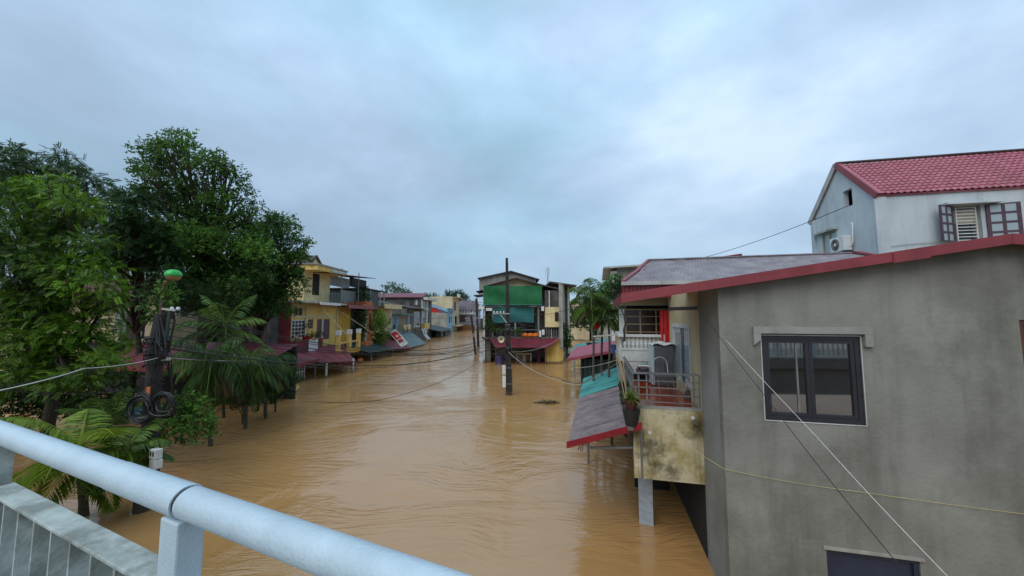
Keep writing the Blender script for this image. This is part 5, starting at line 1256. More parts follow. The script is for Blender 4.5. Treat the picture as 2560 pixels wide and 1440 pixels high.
MB().box(FG, ub0 + .6, ub1 + .5, vb - .04, vb - .005, z_b - .72, z_b - .37).build('frosted_strip', GLASS_PALE, t)
zz_top = 5.86
vw = vb + .75                         # lattice window set back on the balcony
wr = FG.R(1562, 775, 1652, 838, vw)
wr = (wr[0], .25, z_b + .30, G(1600, 772, vw)[1])
window(FG, wr, t, frame=TAN, glass=M('brown_glass', (.045, .018, .014, 1), (.03, .012, .01, 1), rough=.12, bump=0), v=vw, cols=3, rows=4, fw=.05, name='lattice_window')
MB().box(FG, wr[0], .25, vw - .01, vw + .15, z_b + .002, wr[2] - .003).build('window_wall', WHITE, t)
MB().box(FG, wr[0] - .18, wr[0] - .003, vw - .02, vw + .16, z_b + .002, wr[3]).build('corner_column', WHITE, t)
MB().box(FG, ub0 - .02, ub0 + .10, vb + .9, vb + 3.5, z_b + .002, z_t - .002).build('side_panel', PALE_CREAM, t)
fsx = Fr(*FG.p(wr[0] - .1, 0, 0)[:2], YAW - 90)
for i in range(3): window(fsx, (-vw - .95 - i * .95, -vw - .15 - i * .95, z_b + .1, wr[3] - .1), t, frame=WHITE, v=.0, cols=2, rows=3, fw=.05, name='side_window')
MB().box(FG, wr[0], 5, vw + .16, 9.4, wr[3] + .003, wr[3] + .12).build('ceiling', DARKINT, t); MB().box(FG, wr[0] - .18, 5, vw, vw + .15, wr[3] + .122, zz_top).build('upper_wall', PALE_CREAM, t)
MB().box(FG, wr[0] + .1, 5, vw + 3.5, vw + 3.7, -.6, wr[3]).build('back_wall', DARKCON, t)
MB().box(FG, ub0 + .95, .1, vb + .6, vb + 3.4, -.6, zsk - .31).build('ground_floor', REDSHEET, t)
# roof
ve, vr = 4.45, 7.5
eL, eR = G(1557, 706, ve), G(2250, 672, ve); rL, rR = G(1624, 651, vr), G(2122, 633, vr); ze = eL[1]
MB().corr(FG.p(eL[0], ve, ze), FG.p(rR[0] + 1.2, ve, ze), FG.p(rR[0] + .2, vr, rL[1]), FG.p(rL[0], vr, rL[1]), .13, .018, .01).build('roof_sheet', GREYSHEET, t)
MB().corr(FG.p(rR[0], 10.5, ze), FG.p(eL[0], 10.5, ze), FG.p(rL[0], vr, rL[1]), FG.p(rR[0], vr, rL[1]), .13, .018, .01).build('roof_sheet', GREYSHEET, t)
hl = (eL[0] * .45 + rL[0] * .55, ze + (rL[1] - ze) * .52); vh0, vh1 = ve + (vr - ve) * .52, 10.5 - (3.0) * .52
MB().add([FG.p(eL[0], ve, ze - .01), FG.p(eL[0], 10.5, ze - .01), FG.p(hl[0], vh1, hl[1]), FG.p(hl[0], vh0, hl[1])] + [FG.p(eL[0], ve, ze - .05), FG.p(eL[0], 10.5, ze - .05), FG.p(hl[0], vh1, hl[1] - .04), FG.p(hl[0], vh0, hl[1] - .04)], [(3, 2, 1, 0), (4, 5, 6, 7), (0, 1, 5, 4), (2, 3, 7, 6)]).build('hip_sheet', GREYSHEET, t)
MB().add([FG.p(hl[0] + .12, vh0, hl[1]), FG.p(hl[0] + .12, vh1, hl[1]), FG.p(rL[0] + .06, vr, rL[1] - .06), FG.p(hl[0] + .18, vh0, hl[1]), FG.p(hl[0] + .18, vh1, hl[1]), FG.p(rL[0] + .12, vr, rL[1] - .06)], [(0, 2, 1), (3, 4, 5), (0, 1, 4, 3), (1, 2, 5, 4), (2, 0, 3, 5)]).build('gablet', DARKROOF, t)
MB().bar(FG.p(rL[0] - .02, vr, rL[1] + .03), FG.p(hl[0] - .05, vh0 - .02, hl[1] + .02), .12, .06).build('verge_trim', REDTRIM, t); MB().bar(FG.p(hl[0], vh0, hl[1] + .03), FG.p(eL[0], ve, ze + .04), .12, .05).build('hip_trim', REDTRIM, t)
MB().bar(FG.p(rL[0] - .05, vr, rL[1] + .03), FG.p(rR[0] + .2, vr, rL[1] + .03), .16, .04).build('ridge_cap', GREYSHEET, t)
MB().bar(FG.p(rR[0] + .2, vr - .05, rL[1] + .05), FG.p(rR[0] + 1.2, ve, ze + .05), .3, .05).build('verge_trim', REDTRIM, t)
MB().box(FG, eL[0] - .05, rR[0] + 1.2, ve - .13, ve - .0, ze - .10, ze + .01).build('gutter', GREYFASC, t)
zp = G(1600, 737, ve)[1]
MB().corr(FG.p(eL[0], ve - .02, zp - .1), FG.p(2.5, ve - .02, zp - .1), FG.p(2.5, ve - .02, ze - .11), FG.p(eL[0], ve - .02, ze - .11), .12, .012, .008).build('red_fascia', REDSHEET, t)
MB().corr(FG.p(eL[0] - .01, 10.4, zp - .1), FG.p(eL[0] - .01, ve, zp - .1), FG.p(eL[0] - .01, ve, ze - .11), FG.p(eL[0] - .01, 10.4, ze - .11), .12, .012, .008).build('red_fascia', REDSHEET, t)
# red curtain
cr_ = FG.R(1650, 776, 1674, 856, 4.9); V = []; n = 14
for s_ in (0, .01):
    for i in range(n + 1):
        for j in range(7):
            f, g = i / n, j / 6; V.append(FG.p(cr_[0] + (cr_[1] - cr_[0]) * f, 4.93 + .035 * math.sin(f * 16 + g * 1.2) + s_, cr_[3] + (cr_[2] - cr_[3]) * g))
k = (n + 1) * 7; Fs = [(i * 7 + j, i * 7 + j + 7, i * 7 + j + 8, i * 7 + j + 1) for i in range(n) for j in range(6)]
single(MB().add(V, [f[::-1] for f in Fs] + [tuple(k + x for x in f) for f in Fs]), 'red_curtain', BRIGHTRED, 'bright red curtain hanging beside the white balustrade', 'curtain', smooth=True)

# ---- dark green walled shop with faded red awning
lp = FG.loc(PD(1418, 897, 21)); lr = FG.loc(PD(1562, 880, 20.2)); vf = FG.loc(PZ(1430, 868, lp[2]))[1]
t = thing('awning', 'faded red sheet awning over the dark green shop behind the palms', 'awning', FG.p(lp[0] + 1, lp[1] + 2, 0), aw2)
MB().corr(FG.p(lp[0], lp[1], lp[2]), FG.p(lp[0], vf, lp[2]), FG.p(lr[0] + .4, vf, lp[2] + .75), FG.p(lr[0] + .4, lp[1], lp[2] + .75), .25, .02, .01).build('sheet', PINKROOF, t)
MB().prism_uz(FG, [(lp[0] - .03, lp[2] - .14), (lr[0] + .4, lp[2] + .61), (lr[0] + .4, lp[2] + .74), (lp[0] - .03, lp[2] + .02)], lp[1] - .06, lp[1] - .012).build('front_trim', PINKROOF, t)
t = thing('green_shop', 'dark green sheet walled shop under the faded red awning', 'shop', FG.p(lp[0] + 1.6, lp[1] + 3, 0))
rg_ = FG.R(1452, 890, 1560, 960, lp[1] + .6)
MB().corr(FG.p(rg_[0], lp[1] + .6, -.5), FG.p(rg_[1] + 1, lp[1] + .6, -.5), FG.p(rg_[1] + 1, lp[1] + .6, lp[2] - .05), FG.p(rg_[0], lp[1] + .6, lp[2] - .05), .25, .03, .03).build('front_wall', DARKGREEN, t)
MB().box(FG, rg_[0], rg_[0] + .12, lp[1] + .66, vf, -.5, lp[2] - .02).build('side_wall', DARKGREEN, t); MB().box(FG, rg_[0] + .12, rg_[1] + 2, vf - .2, vf, -.5, lp[2] + .4).build('back_wall', DARKINT, t)
t = thing('awning', 'pale teal sheet roof just beyond the faded red awning', 'awning', FG.p(lp[0] + 2, vf + 2, 0), aw2)
a1 = FG.loc(PD(1427, 878, 31)); b1 = FG.loc(PD(1535, 862, 31))
MB().corr(FG.p(a1[0], a1[1], a1[2]), FG.p(a1[0], a1[1] + 7, a1[2]), FG.p(b1[0] + 1, a1[1] + 7, a1[2] + .9), FG.p(b1[0] + 1, a1[1], a1[2] + .9), .3, .03, .01).build('sheet', TEALSHEET, t)
MB().box(FG, a1[0] + .2, a1[0] + .35, a1[1] + .2, a1[1] + .35, -.5, a1[2]).build('post', GREYMETAL, t); MB().box(FG, a1[0] + 1.6, b1[0] + 1, a1[1] + 1, a1[1] + 6, -.5, a1[2] + .4).build('wall', WHITE, t)
# narrow strip of facades between the palms and the white house
row_house('narrow_white_house', 'narrow white house front glimpsed behind the roadside palms', -16.5, -9.6, 5.4, WHITE, F=Fr(*FG.p(.2, 0, 0)[:2], YAW - 90), depth=6, wins=[], roof=TEALSHEET, over=1.4)
# grey green house further along
b6 = PD(1527, 700, 27); F6 = Fr(b6.x, b6.y, YAW)
t = thing('grey_green_house', 'plain grey green house end above the palms with thin flat roof', 'house', F6.p(3, 4, 0))
r6 = F6.R(1536, 668, 1625, 760); MB().box(F6, .45, 9, 0, 9, -.6, r6[3]).build('wall', MIDCON, t)
MB().box(F6, .0, .448, -.12, 7, -.6, r6[3] - .25).build('white_corner', WHITE, t); MB().slab(F6.p(-.55, -.6, r6[3] + .02), F6.p(9, -.6, r6[3] + .35), F6.p(9, 9, r6[3] + .35), F6.p(-.55, 9, r6[3] + .02), .12).build('roof', GREYFASC, t)
single(MB().slab(PD(1795, 643, 24), PD(1855, 634, 24), PD(1850, 634, 30), PD(1790, 643, 30), .2).box(Fr(PD(1820, 650, 26).x, 26, 0), -.5, .5, 0, 2, 0, PD(1820, 645, 26).z - .1), 'far_red_roof', REDTRIM, 'tip of a red roof behind the grey sheet ridge', 'roof')

# ---- pale blue house with red tiles
H4X, H4D, Y4 = 932 / 900 * 13.5, 13.5, -11.7
F4 = Fr(H4X, H4D, Y4); F4S = Fr(H4X, H4D, Y4 - 90)
t = thing('pale_blue_house', 'pale blue rendered house with steep red tiled roof', 'house', F4.p(4, 2, 0))
DW = 4.0; z_e = F4.h(2214, 486)[1]; pz = 5.2 + (790 - 408) * (H4D + 2.0) / 900; LW = 11.0
wf = F4.R(2383, 514, 2455, 604); wm = MB(); wall_cells(wm, F4, 0, LW, -.6, z_e, 0, .2, [wf]); wm.build('front_wall', BLUEWHITE, t)
gs = F4S.R(2108, 474, 2131, 521); gl_ = F4S.R(2056, 580, 2092, 640)
wm = MB(); wall_cells(wm, F4S, -DW, -.2, -.6, z_e, 0, .2, [gl_]); wm.build('side_wall', BLUEWHITE, t)
# gable triangle cut round the small opening
def zg(u): return z_e + (pz - z_e) * (1 - abs(u + DW / 2) / (DW / 2))
g0, g1, g2, g3 = gs
mb = MB()
mb.prism_uz(F4S, [(-DW, z_e + .001), (g0, z_e + .001), (g0, zg(g0)), (-DW / 2, pz), (-DW, z_e + .002)] if g0 > -DW / 2 else [(-DW, z_e + .001), (g0, z_e + .001), (g0, zg(g0))], 0, .2)
mb.prism_uz(F4S, [(g1, z_e + .001), (0, z_e + .001), (g1, zg(g1))] if g1 > -DW / 2 else [(g1, z_e + .001), (0, z_e + .001), (-DW / 2, pz), (g1, zg(g1))], 0, .2)
if g2 > z_e: mb.box(F4S, g0, g1, 0, .2, z_e + .001, g2)
tops = [(g0, zg(g0)), (g1, zg(g1))]
mid_ = [(-DW / 2, pz)] if g0 < -DW / 2 < g1 else []
mb.prism_uz(F4S, [(g0, g3), (g1, g3), (g1, zg(g1))] + mid_ + [(g0, zg(g0))], 0, .2)
mb.build('gable', BLUEWHITE, t)
MB().box(F4S, g0 - .1, g1 + .1, .5, .55, g2 - .1, g3 + .1).build('attic_opening', DARKINT, t)
MB().box(F4, .2, LW, DW - .2, DW, -.6, z_e).build('back_wall', BLUEWHITE, t); MB().box(F4, LW - .2, LW, .2, DW - .2, -.6, z_e).build('end_wall', BLUEWHITE, t)
MB().box(F4, .25, LW - .2, .3, DW - .3, 5.9, 6.0).build('floor_slab', MIDCON, t)
MB().box(F4, -.10, .28, -.05, -.003, -.6, z_e - .1).build('corner_pilaster', BLUEWHITE, t); MB().box(F4S, -DW - .02, -DW + .22, -.08, -.003, -.6, z_e).build('end_pilaster', BLUEWHITE, t)
window(F4S, gl_, t, frame=TAN, v=.03, cols=2, fw=.07, glass=GLASS_PALE, name='side_window'); MB().box(F4S, gl_[0] - .35, gl_[1] + .15, -.18, -.003, gl_[3] + .02, gl_[3] + .12).build('window_lintel', GREYFASC, t)
MB().tube([F4S.p(-.05, -.04, z_e - .1), F4S.p(-.05, -.04, 6.3)], .04, 8).build('downpipe', BLUEWHITE, t, smooth=True); MB().tube([F4.p(.32, -.05, z_e - 2.0), F4.p(.9, -.05, z_e - 1.95), F4.p(2.0, -.05, z_e - 1.9)], .012, 6).build('wall_cable', GREYFASC, t)
# barred window with open shutters
window(F4, wf, t, frame=MIDCON, v=.08, cols=1, fw=.06, name='window')
gmid = wf[2] + (wf[3] - wf[2]) * .52
MB().box(F4, wf[0] + .08, wf[1] - .08, .07, .078, gmid, wf[3] - .12).build('blind', M('cream_blind', S(200, 192, 172, .9), None, scale=5), t)
for i in range(11):
    z_ = wf[2] + .06 + (wf[3] - wf[2] - .14) * i / 10; MB().box(F4, wf[0] + .1, wf[1] - .16, .0, .022, z_ - .014, z_ + .014).build('grille_bar', WHITE, t)
for u in (wf[0] + .09, wf[1] - .17): MB().box(F4, u, u + .03, -.01, .03, wf[2] + .02, wf[3] - .05).build('grille_upright', WHITE, t)
MB().box(F4, wf[0] - .35, wf[1] + .45, -.28, -.003, wf[3] + .02, wf[3] + .09).build('sunshade', BLUEWHITE, t)
def shutter(a, b, z0, z1, label):
    a, b = Vector(a), Vector(b); d = b - a; n = Vector((-d.y, d.x, 0)).normalized() * .02; o = None; mb = MB()
    def bx(f0, f1, za, zb_):
        p, q = a + d * f0, a + d * f1; U_ = Vector((0, 0, 1))
        mb.hexa([p - n + U_ * za, q - n + U_ * za, q + n + U_ * za, p + n + U_ * za, p - n + U_ * zb_, q - n + U_ * zb_, q + n + U_ * zb_, p + n + U_ * zb_])
    bx(0, .12, z0, z1); bx(.88, 1, z0, z1); bx(.45, .55, z0, z1)
    for k in range(5):
        zc = z0 + (z1 - z0) * k / 4; h_ = .035
        bx(.12, .45, max(z0, zc - h_), min(z1, zc + h_)); bx(.55, .88, max(z0, zc - h_), min(z1, zc + h_))
    o = mb.build('shutter', DARKWOOD, t); o['label'] = label
    for k in range(4):
        for f0, f1 in ((.12, .45), (.55, .88)):
            za, zb_ = z0 + (z1 - z0) * k / 4 + .036, z0 + (z1 - z0) * (k + 1) / 4 - .036; p, q = a + d * f0, a + d * f1; m_ = n * .15; U_ = Vector((0, 0, 1))
            MB().hexa([p - m_ + U_ * za, q - m_ + U_ * za, q + m_ + U_ * za, p + m_ + U_ * za, p - m_ + U_ * zb_, q - m_ + U_ * zb_, q + m_ + U_ * zb_, p + m_ + U_ * zb_]).build('pane', GLASS_PALE, o)
so = F4.h(2352, 560, -.34)[0]
shutter(F4.p(wf[0] - .01, -.03, 0), F4.p(so, -.34, 0), wf[2], wf[3], 'left shutter swung half open')
shutter(F4.p(wf[1] + .12, -.03, 0), F4.p(wf[1] + .95, -.22, 0), wf[2] - .05, wf[3] + .0, 'right shutter opened flat along the wall')
# roof: tiles on the near slope
ov, ev = .06, .10
sV, sZ = DW / 2 + ev, (pz - z_e) * (DW / 2 + ev) / (DW / 2)
SL = math.hypot(sV, sZ); sv = Vector((F4.v.x * sV, F4.v.y * sV, sZ)) / SL
E0 = F4.p(-ov, -ev, pz + .06 - sZ); nrm = F4.u.cross(sv).normalized()
MB().slab(E0, F4.p(LW + ov, -ev, pz + .06 - sZ), F4.p(LW + ov, DW / 2, pz + .06), F4.p(-ov, DW / 2, pz + .06), .06).build('roof_deck', TILERED, t)
MB().slab(F4.p(-ov, DW + ev, pz + .06 - sZ), F4.p(LW + ov, DW + ev, pz + .06 - sZ), F4.p(LW + ov, DW / 2 + .003, pz + .06), F4.p(-ov, DW / 2 + .003, pz + .06), .06).build('roof_deck', TILERED, t)
TW, NR = .205, 13; TL = SL / NR
def tile_geo():
    V, Fs = [], []; k = 6
    for row, (s0, lift) in enumerate(((0.0, .045), (0.0, .022), (TL * 1.06, .008))):
        for i in range(k + 1):
            f = i / k; h_ = lift + .026 * math.sin(f * 2 * math.pi) + .02
            V.append((f * TW, s0, h_ if row else h_))
    for i in range(k):
        Fs.append((i, i + 1, k + 1 + k + 1 + i + 1, 2 * (k + 1) + i)); Fs.append((k + 1 + i, k + 1 + i + 1, i + 1, i))
    return V, Fs
tv, tf = tile_geo(); R3 = Matrix((F4.u, sv, nrm)).transposed()
tme = bpy.data.meshes.new('tile'); tme.from_pydata([tuple(R3 @ Vector(q)) for q in tv], [], tf); tme.materials.append(TILERED)
tme.polygons.foreach_set('use_smooth', [True] * len(tme.polygons))
cnt = 0; rest = MB(); NC = int((LW + 2 * ov) / TW)
for c in range(NC):
    for r in range(NR):
        o0 = E0 + F4.u * (c * TW) + sv * (r * TL) + nrm * .005
        if cnt < 297 and c < 27:
            o = bpy.data.objects.new('tile', tme); COL.objects.link(o); o.parent = t; o.location = o0 - t.location + nrm * random.uniform(-.002, .003); cnt += 1
        else:
            rest.add([o0 + R3 @ Vector(q) for q in tv], tf)
o = rest.build('far_tiles', TILERED, t, smooth=True); o['kind'] = 'stuff'
for s_ in (-1, 1):
    vv = -ev - .04 if s_ < 0 else DW + ev + .04
    MB().bar(F4.p(-ov - .02, vv, pz + .04 - sZ - .02), F4.p(-ov - .02, DW / 2, pz + .10), .05, .24).build('verge_board', REDTRIM if s_ < 0 else GREYFASC, t)
MB().slab(E0 + nrm * .085 + F4.u * -.04, E0 + nrm * .085 + F4.u * .2, E0 + nrm * .085 + F4.u * .2 + sv * SL, E0 + nrm * .085 + F4.u * -.04 + sv * SL, .05).build('verge_cap', TILERED, t)
MB().bar(F4.p(-ov, DW / 2, pz + .16), F4.p(LW + ov, DW / 2, pz + .14), .20, .05).build('ridge_cap', DARKROOF, t)
# air conditioner
ac = F4S.R(2078, 593, 2114, 630, -.3)
t = thing('air_conditioner', 'white outdoor air conditioner unit on the pale blue gable wall', 'air conditioner', F4S.p((ac[0] + ac[1]) / 2, -.2, ac[2]))
MB().box(F4S, ac[0], ac[1], -.36, -.06, ac[2], ac[3]).build('casing', PLASTICWHITE, t, bevel=.02)
cu = ac[0] + (ac[1] - ac[0]) * .4; cz = (ac[2] + ac[3]) / 2; cc = F4S.p(cu, -.37, cz); rad = (ac[3] - ac[2]) * .40
for k in range(4): MB().tube([cc + F4S.u * math.cos(a) * rad * (1 - k * .24) + Vector((0, 0, math.sin(a) * rad * (1 - k * .24))) for a in np.linspace(0, 6.2832, 25)], .008, 5, False).build('fan_ring', GREYFASC, t)
MB().lathe(cc + F4S.v * .006, [(rad * .95, 0), (rad * .95, .004)], 20, -F4S.v).build('fan_opening', DARKINT, t); MB().lathe(cc, [(rad * .28, 0), (rad * .2, .02)], 14, -F4S.v).build('fan_hub', PLASTICWHITE, t)
for u in (ac[0] + .1, ac[1] - .12): MB().box(F4S, u, u + .04, -.38, -.003, ac[2] - .05, ac[2] - .003).build('bracket', RUSTMETAL, t)
MB().tube([F4S.p(ac[1] + .02, -.12, cz - .15), F4S.p(ac[1] + .10, -.1, cz), F4S.p(ac[1] + .08, -.05, ac[3] + .42), F4S.p(ac[1] + .0, -.03, ac[3] + .50), F4S.p(ac[1] - .06, .02, ac[3] + .46)], .03, 8).build('pipe', PLASTICWHITE, t, smooth=True)
# ================================================================== VEGETATION
tr = 'trees on the flooded left bank'
tree('leafy_tree', 'large fresh green feathery leaved tree filling the left side', PZ(118, 1120), 4.2,
     [(30, 500, 60, .45), (110, 495, 50, .6), (190, 520, 50, .45), (60, 570, 80, .2), (160, 590, 75, .15), (230, 620, 48, .35), (30, 660, 90, .2), (120, 680, 90, .12), (210, 700, 70, .35), (240, 735, 55, .6),
      (50, 760, 90, .15), (160, 775, 75, .15), (215, 830, 65, .45), (90, 850, 85, .3), (20, 880, 80, .25), (180, 890, 80, .5), (250, 880, 45, .6), (110, 940, 80, .4), (230, 945, 50, .45), (30, 965, 80, .3), (170, 970, 50, .35), (275, 905, 38, .5), (285, 860, 26, .6), (262, 770, 40, .4), (-60, 600, 110, .3), (-60, 820, 110, .3)],
     12.8, LEAF_LIGHT, .22, 'pinnate', .62, .2, tr, 1.1, .5)
tree('leafy_tree', 'dark feathery tree rising behind the fresh green tree at left edge', PZ(60, 1010), 8.5,
     [(20, 400, 45), (75, 420, 45), (10, 450, 60), (155, 400, 30), (165, 430, 38), (150, 470, 45), (215, 455, 38), (260, 478, 24), (90, 470, 50), (40, 500, 70), (290, 500, 14), (120, 530, 70), (200, 520, 60), (-50, 430, 70)], 21, LEAF_DARK, .36, 'pinnate', .6, .25, tr, 1.2, .5)
tree('tall_tree', 'tallest broad leaved tree with pointed crown above the street lamp', PZ(492, 1010), 8.0,
     [(375, 385, 32, .4), (398, 362, 20, .5), (448, 362, 36, .5), (385, 430, 40, .35), (450, 420, 55, .35), (515, 415, 42, .4), (540, 395, 18, .5), (575, 450, 38, .35), (400, 490, 50, .25), (480, 490, 60, .25), (560, 510, 45, .35), (605, 488, 22, .3), (440, 545, 62, .45), (520, 560, 60, .3), (585, 560, 35, .25),
      (400, 600, 55, .3), (480, 620, 70, .4), (560, 620, 60, .3), (430, 660, 50, .4), (510, 690, 62, .3), (590, 680, 50, .25), (470, 720, 40, .35), (550, 740, 50, .2), (365, 440, 22, .3), (620, 590, 40, .3), (640, 640, 44, .3), (615, 540, 24, .35), (350, 640, 44, .3), (345, 580, 34, .35), (630, 700, 44, .25), (520, 770, 44, .2), (440, 770, 36, .25), (340, 520, 26, .3), (645, 515, 12, .4)], 20.5, LEAF_MID, .29, 'broad', .75, .28, tr, 1.4)
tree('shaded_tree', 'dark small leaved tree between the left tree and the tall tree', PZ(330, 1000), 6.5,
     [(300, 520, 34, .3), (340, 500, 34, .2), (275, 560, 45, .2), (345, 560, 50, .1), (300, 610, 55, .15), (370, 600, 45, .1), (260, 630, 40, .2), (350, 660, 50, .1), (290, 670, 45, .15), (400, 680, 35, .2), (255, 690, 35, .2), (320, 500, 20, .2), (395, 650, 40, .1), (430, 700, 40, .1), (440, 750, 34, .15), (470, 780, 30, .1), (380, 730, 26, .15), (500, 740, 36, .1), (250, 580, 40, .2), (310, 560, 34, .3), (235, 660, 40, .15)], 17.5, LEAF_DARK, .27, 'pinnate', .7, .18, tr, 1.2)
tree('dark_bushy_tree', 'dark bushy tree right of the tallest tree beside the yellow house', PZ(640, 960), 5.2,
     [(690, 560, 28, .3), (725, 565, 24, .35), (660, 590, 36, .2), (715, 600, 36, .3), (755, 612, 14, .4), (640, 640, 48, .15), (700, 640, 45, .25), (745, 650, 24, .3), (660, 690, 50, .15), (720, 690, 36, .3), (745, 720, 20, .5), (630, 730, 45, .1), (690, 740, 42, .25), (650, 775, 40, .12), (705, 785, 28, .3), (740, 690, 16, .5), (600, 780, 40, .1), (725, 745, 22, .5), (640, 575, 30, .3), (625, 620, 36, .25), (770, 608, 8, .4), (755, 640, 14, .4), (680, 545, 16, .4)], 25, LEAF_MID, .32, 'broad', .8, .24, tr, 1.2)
for i, (px, py, d_, lab) in enumerate(((-30, 960, 16.5, 'dark shrub thicket in the water at the far left edge'), (110, 990, 17, 'dark shrub thicket behind the trunk of the fresh green tree'), (225, 985, 17.5, 'dark shrub thicket in front of the blue tarpaulin'))):
    tree('shrub', lab, PZ(px, 790 + 4680 / d_), 1.2, [(px - 45, py, 45, .15), (px + 40, py - 15, 48, .2), (px, py - 50, 45, .2), (px + 10, py + 40, 45, .1), (px - 60, py + 40, 38, .1), (px + 70, py + 35, 38, .1)], d_, LEAF_DARK, .26, 'broad', .6, .06, 'shrubs in the flood', .5, cat='shrub')
tree('climbing_vine', 'leafy creeper growing round the lamp arm on the black pole', Vector((-9.95, 10.35, 0)), PP(400, 800).z,
     [(392, 745, 14, .35), (408, 735, 12, .4), (385, 770, 14, .3), (415, 765, 11, .4), (398, 790, 13, .3), (425, 745, 9, .5), (380, 800, 11, .3), (412, 718, 8, .5)], 10.25, LEAF_MID, .20, 'broad', .7, .03, None, .15, cat='vine')
tree('low_bush', 'low dark green bush in the water at the foot of the black pole', PZ(455, 1108), 0.9,
     [(440, 1035, 42, .3), (480, 1060, 38, .35), (430, 1085, 32, .3), (470, 1020, 30, .4), (500, 1090, 22, .35), (415, 1050, 30, .2)], 12.2, LEAF_MID, .24, 'broad', 1.0, .06, None, .4, cat='bush')
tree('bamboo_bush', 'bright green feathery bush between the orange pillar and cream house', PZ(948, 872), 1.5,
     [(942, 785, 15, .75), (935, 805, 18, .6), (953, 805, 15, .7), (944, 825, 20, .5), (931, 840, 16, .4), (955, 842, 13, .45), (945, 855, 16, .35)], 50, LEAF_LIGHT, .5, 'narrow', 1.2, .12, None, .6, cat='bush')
tree('climbing_vine', 'dark creeper covering the wall of the plain yellow house', FL.p(46, -.4, 0), 2.2,
     [(892, 790, 14, .15), (905, 800, 12, .2), (888, 820, 14, .15), (903, 828, 12, .2), (893, 845, 12, .2), (908, 780, 9, .2), (884, 772, 8, .2)], 46, LEAF_DARK, .6, 'narrow', 1.3, .08, None, .4, cat='vine')
tree('rooftop_shrub', 'dark shrub growing on the roof terrace over the yellow house', FL.p(47, .6, zt2 + .1), zt2 + .5,
     [(903, 735, 10, .3), (912, 745, 10, .3), (908, 725, 8, .3), (898, 750, 8, .3)], 48, LEAF_DARK, .5, 'broad', 1.2, .06, None, .3, cat='shrub')
tree('balcony_shrub', 'leafy potted shrub behind the crimson balcony parapet', FL.p(35, -1.0, 1.76), 2.4,
     [(776, 838, 6, .3), (788, 840, 5, .35), (799, 836, 6, .3), (764, 815, 4, .3)], 34, LEAF_DARK, .24, 'broad', .8, .04, None, .3, cat='shrub')
ft = 'trees beyond the roofs'
tree('distant_tree', 'loose pale green tree top above the red sheet roof', PZ(985, 826), 7,
     [(965, 724, 9, .5), (980, 720, 10, .5), (995, 724, 10, .5), (1008, 732, 9, .4), (975, 735, 12, .4), (998, 738, 12, .4), (1018, 737, 6, .4)], 115, LEAF_FAR, 1.3, 'broad', .55, .3, ft, 2)
tree('distant_tree', 'rounded dark grey green tree above the lilac house', PZ(1140, 816), 6,
     [(1125, 745, 13, .2), (1140, 738, 12, .25), (1155, 744, 12, .2), (1140, 752, 18, .15), (1165, 752, 8, .2), (1118, 752, 8, .2)], 165, LEAF_FAR, 1.6, 'broad', 1.2, .4, ft, 3)
tree('distant_tree', 'small round tree behind the grey rooftops left of the cream house', PZ(1075, 818), 6,
     [(1072, 742, 8, .2), (1085, 744, 7, .2), (1064, 746, 6, .2)], 150, LEAF_FAR, 1.4, 'broad', 1.1, .3, ft, 2)
tree('distant_tree', 'dim green tree closing the right hand street by the palms', PZ(1452, 850), 5,
     [(1436, 785, 16, .2), (1452, 790, 18, .2), (1468, 780, 18, .2), (1445, 810, 18, .15), (1470, 812, 16, .15), (1432, 808, 10, .2), (1490, 795, 18, .1)], 62, LEAF_DARK, 1.0, 'broad', 1.1, .3, ft, 2)
tree('corner_shrub', 'dark columnar shrub at the right corner of the corner building', PZ(1413, 888), 1.2,
     [(1412, 830, 9, .1), (1416, 845, 11, .1), (1410, 858, 10, .1), (1417, 868, 8, .1), (1408, 815, 6, .2)], 42, LEAF_DARK, .45, 'broad', 1.5, .06, None, .3, cat='shrub')
tree('facade_plant', 'trailing potted greenery on the left side of the corner building', FC.p(FC.h(1222, 820)[0], -.5, z2), z2 + .6,
     [(1222, 800, 8, .2), (1228, 815, 8, .2), (1218, 822, 7, .2), (1240, 828, 6, .35), (1262, 828, 6, .35), (1294, 830, 7, .5)], 40, LEAF_DARK, .34, 'broad', 1.1, .03, None, .2, cat='plant')
tree('roof_creeper', 'dark creeper tuft on the gutter end of the grey sheet roof', FG.p(eL[0], 4.5, 5.2), 5.5,
     [(1540, 712, 14, .2), (1528, 720, 12, .2), (1550, 705, 10, .25), (1535, 740, 12, .1)], 12.2, LEAF_DARK, .2, 'broad', 1.0, .03, None, .2, cat='plant')

for i, (px, py, d_, lab) in enumerate(((600, 985, 17.4, 'leafy shrub in the flood between the areca trunks'), (690, 960, 19.5, 'leafy shrub at the right edge of the areca clump'))):
    tree('shrub', lab, PZ(px, 790 + 4680 / d_), .9, [(px - 30, py, 30, .2), (px + 25, py - 8, 28, .25), (px, py - 28, 28, .3), (px + 5, py + 22, 28, .2)], d_, LEAF_DARK, .26, 'broad', .6, .05, 'shrubs in the flood', .4, cat='shrub')
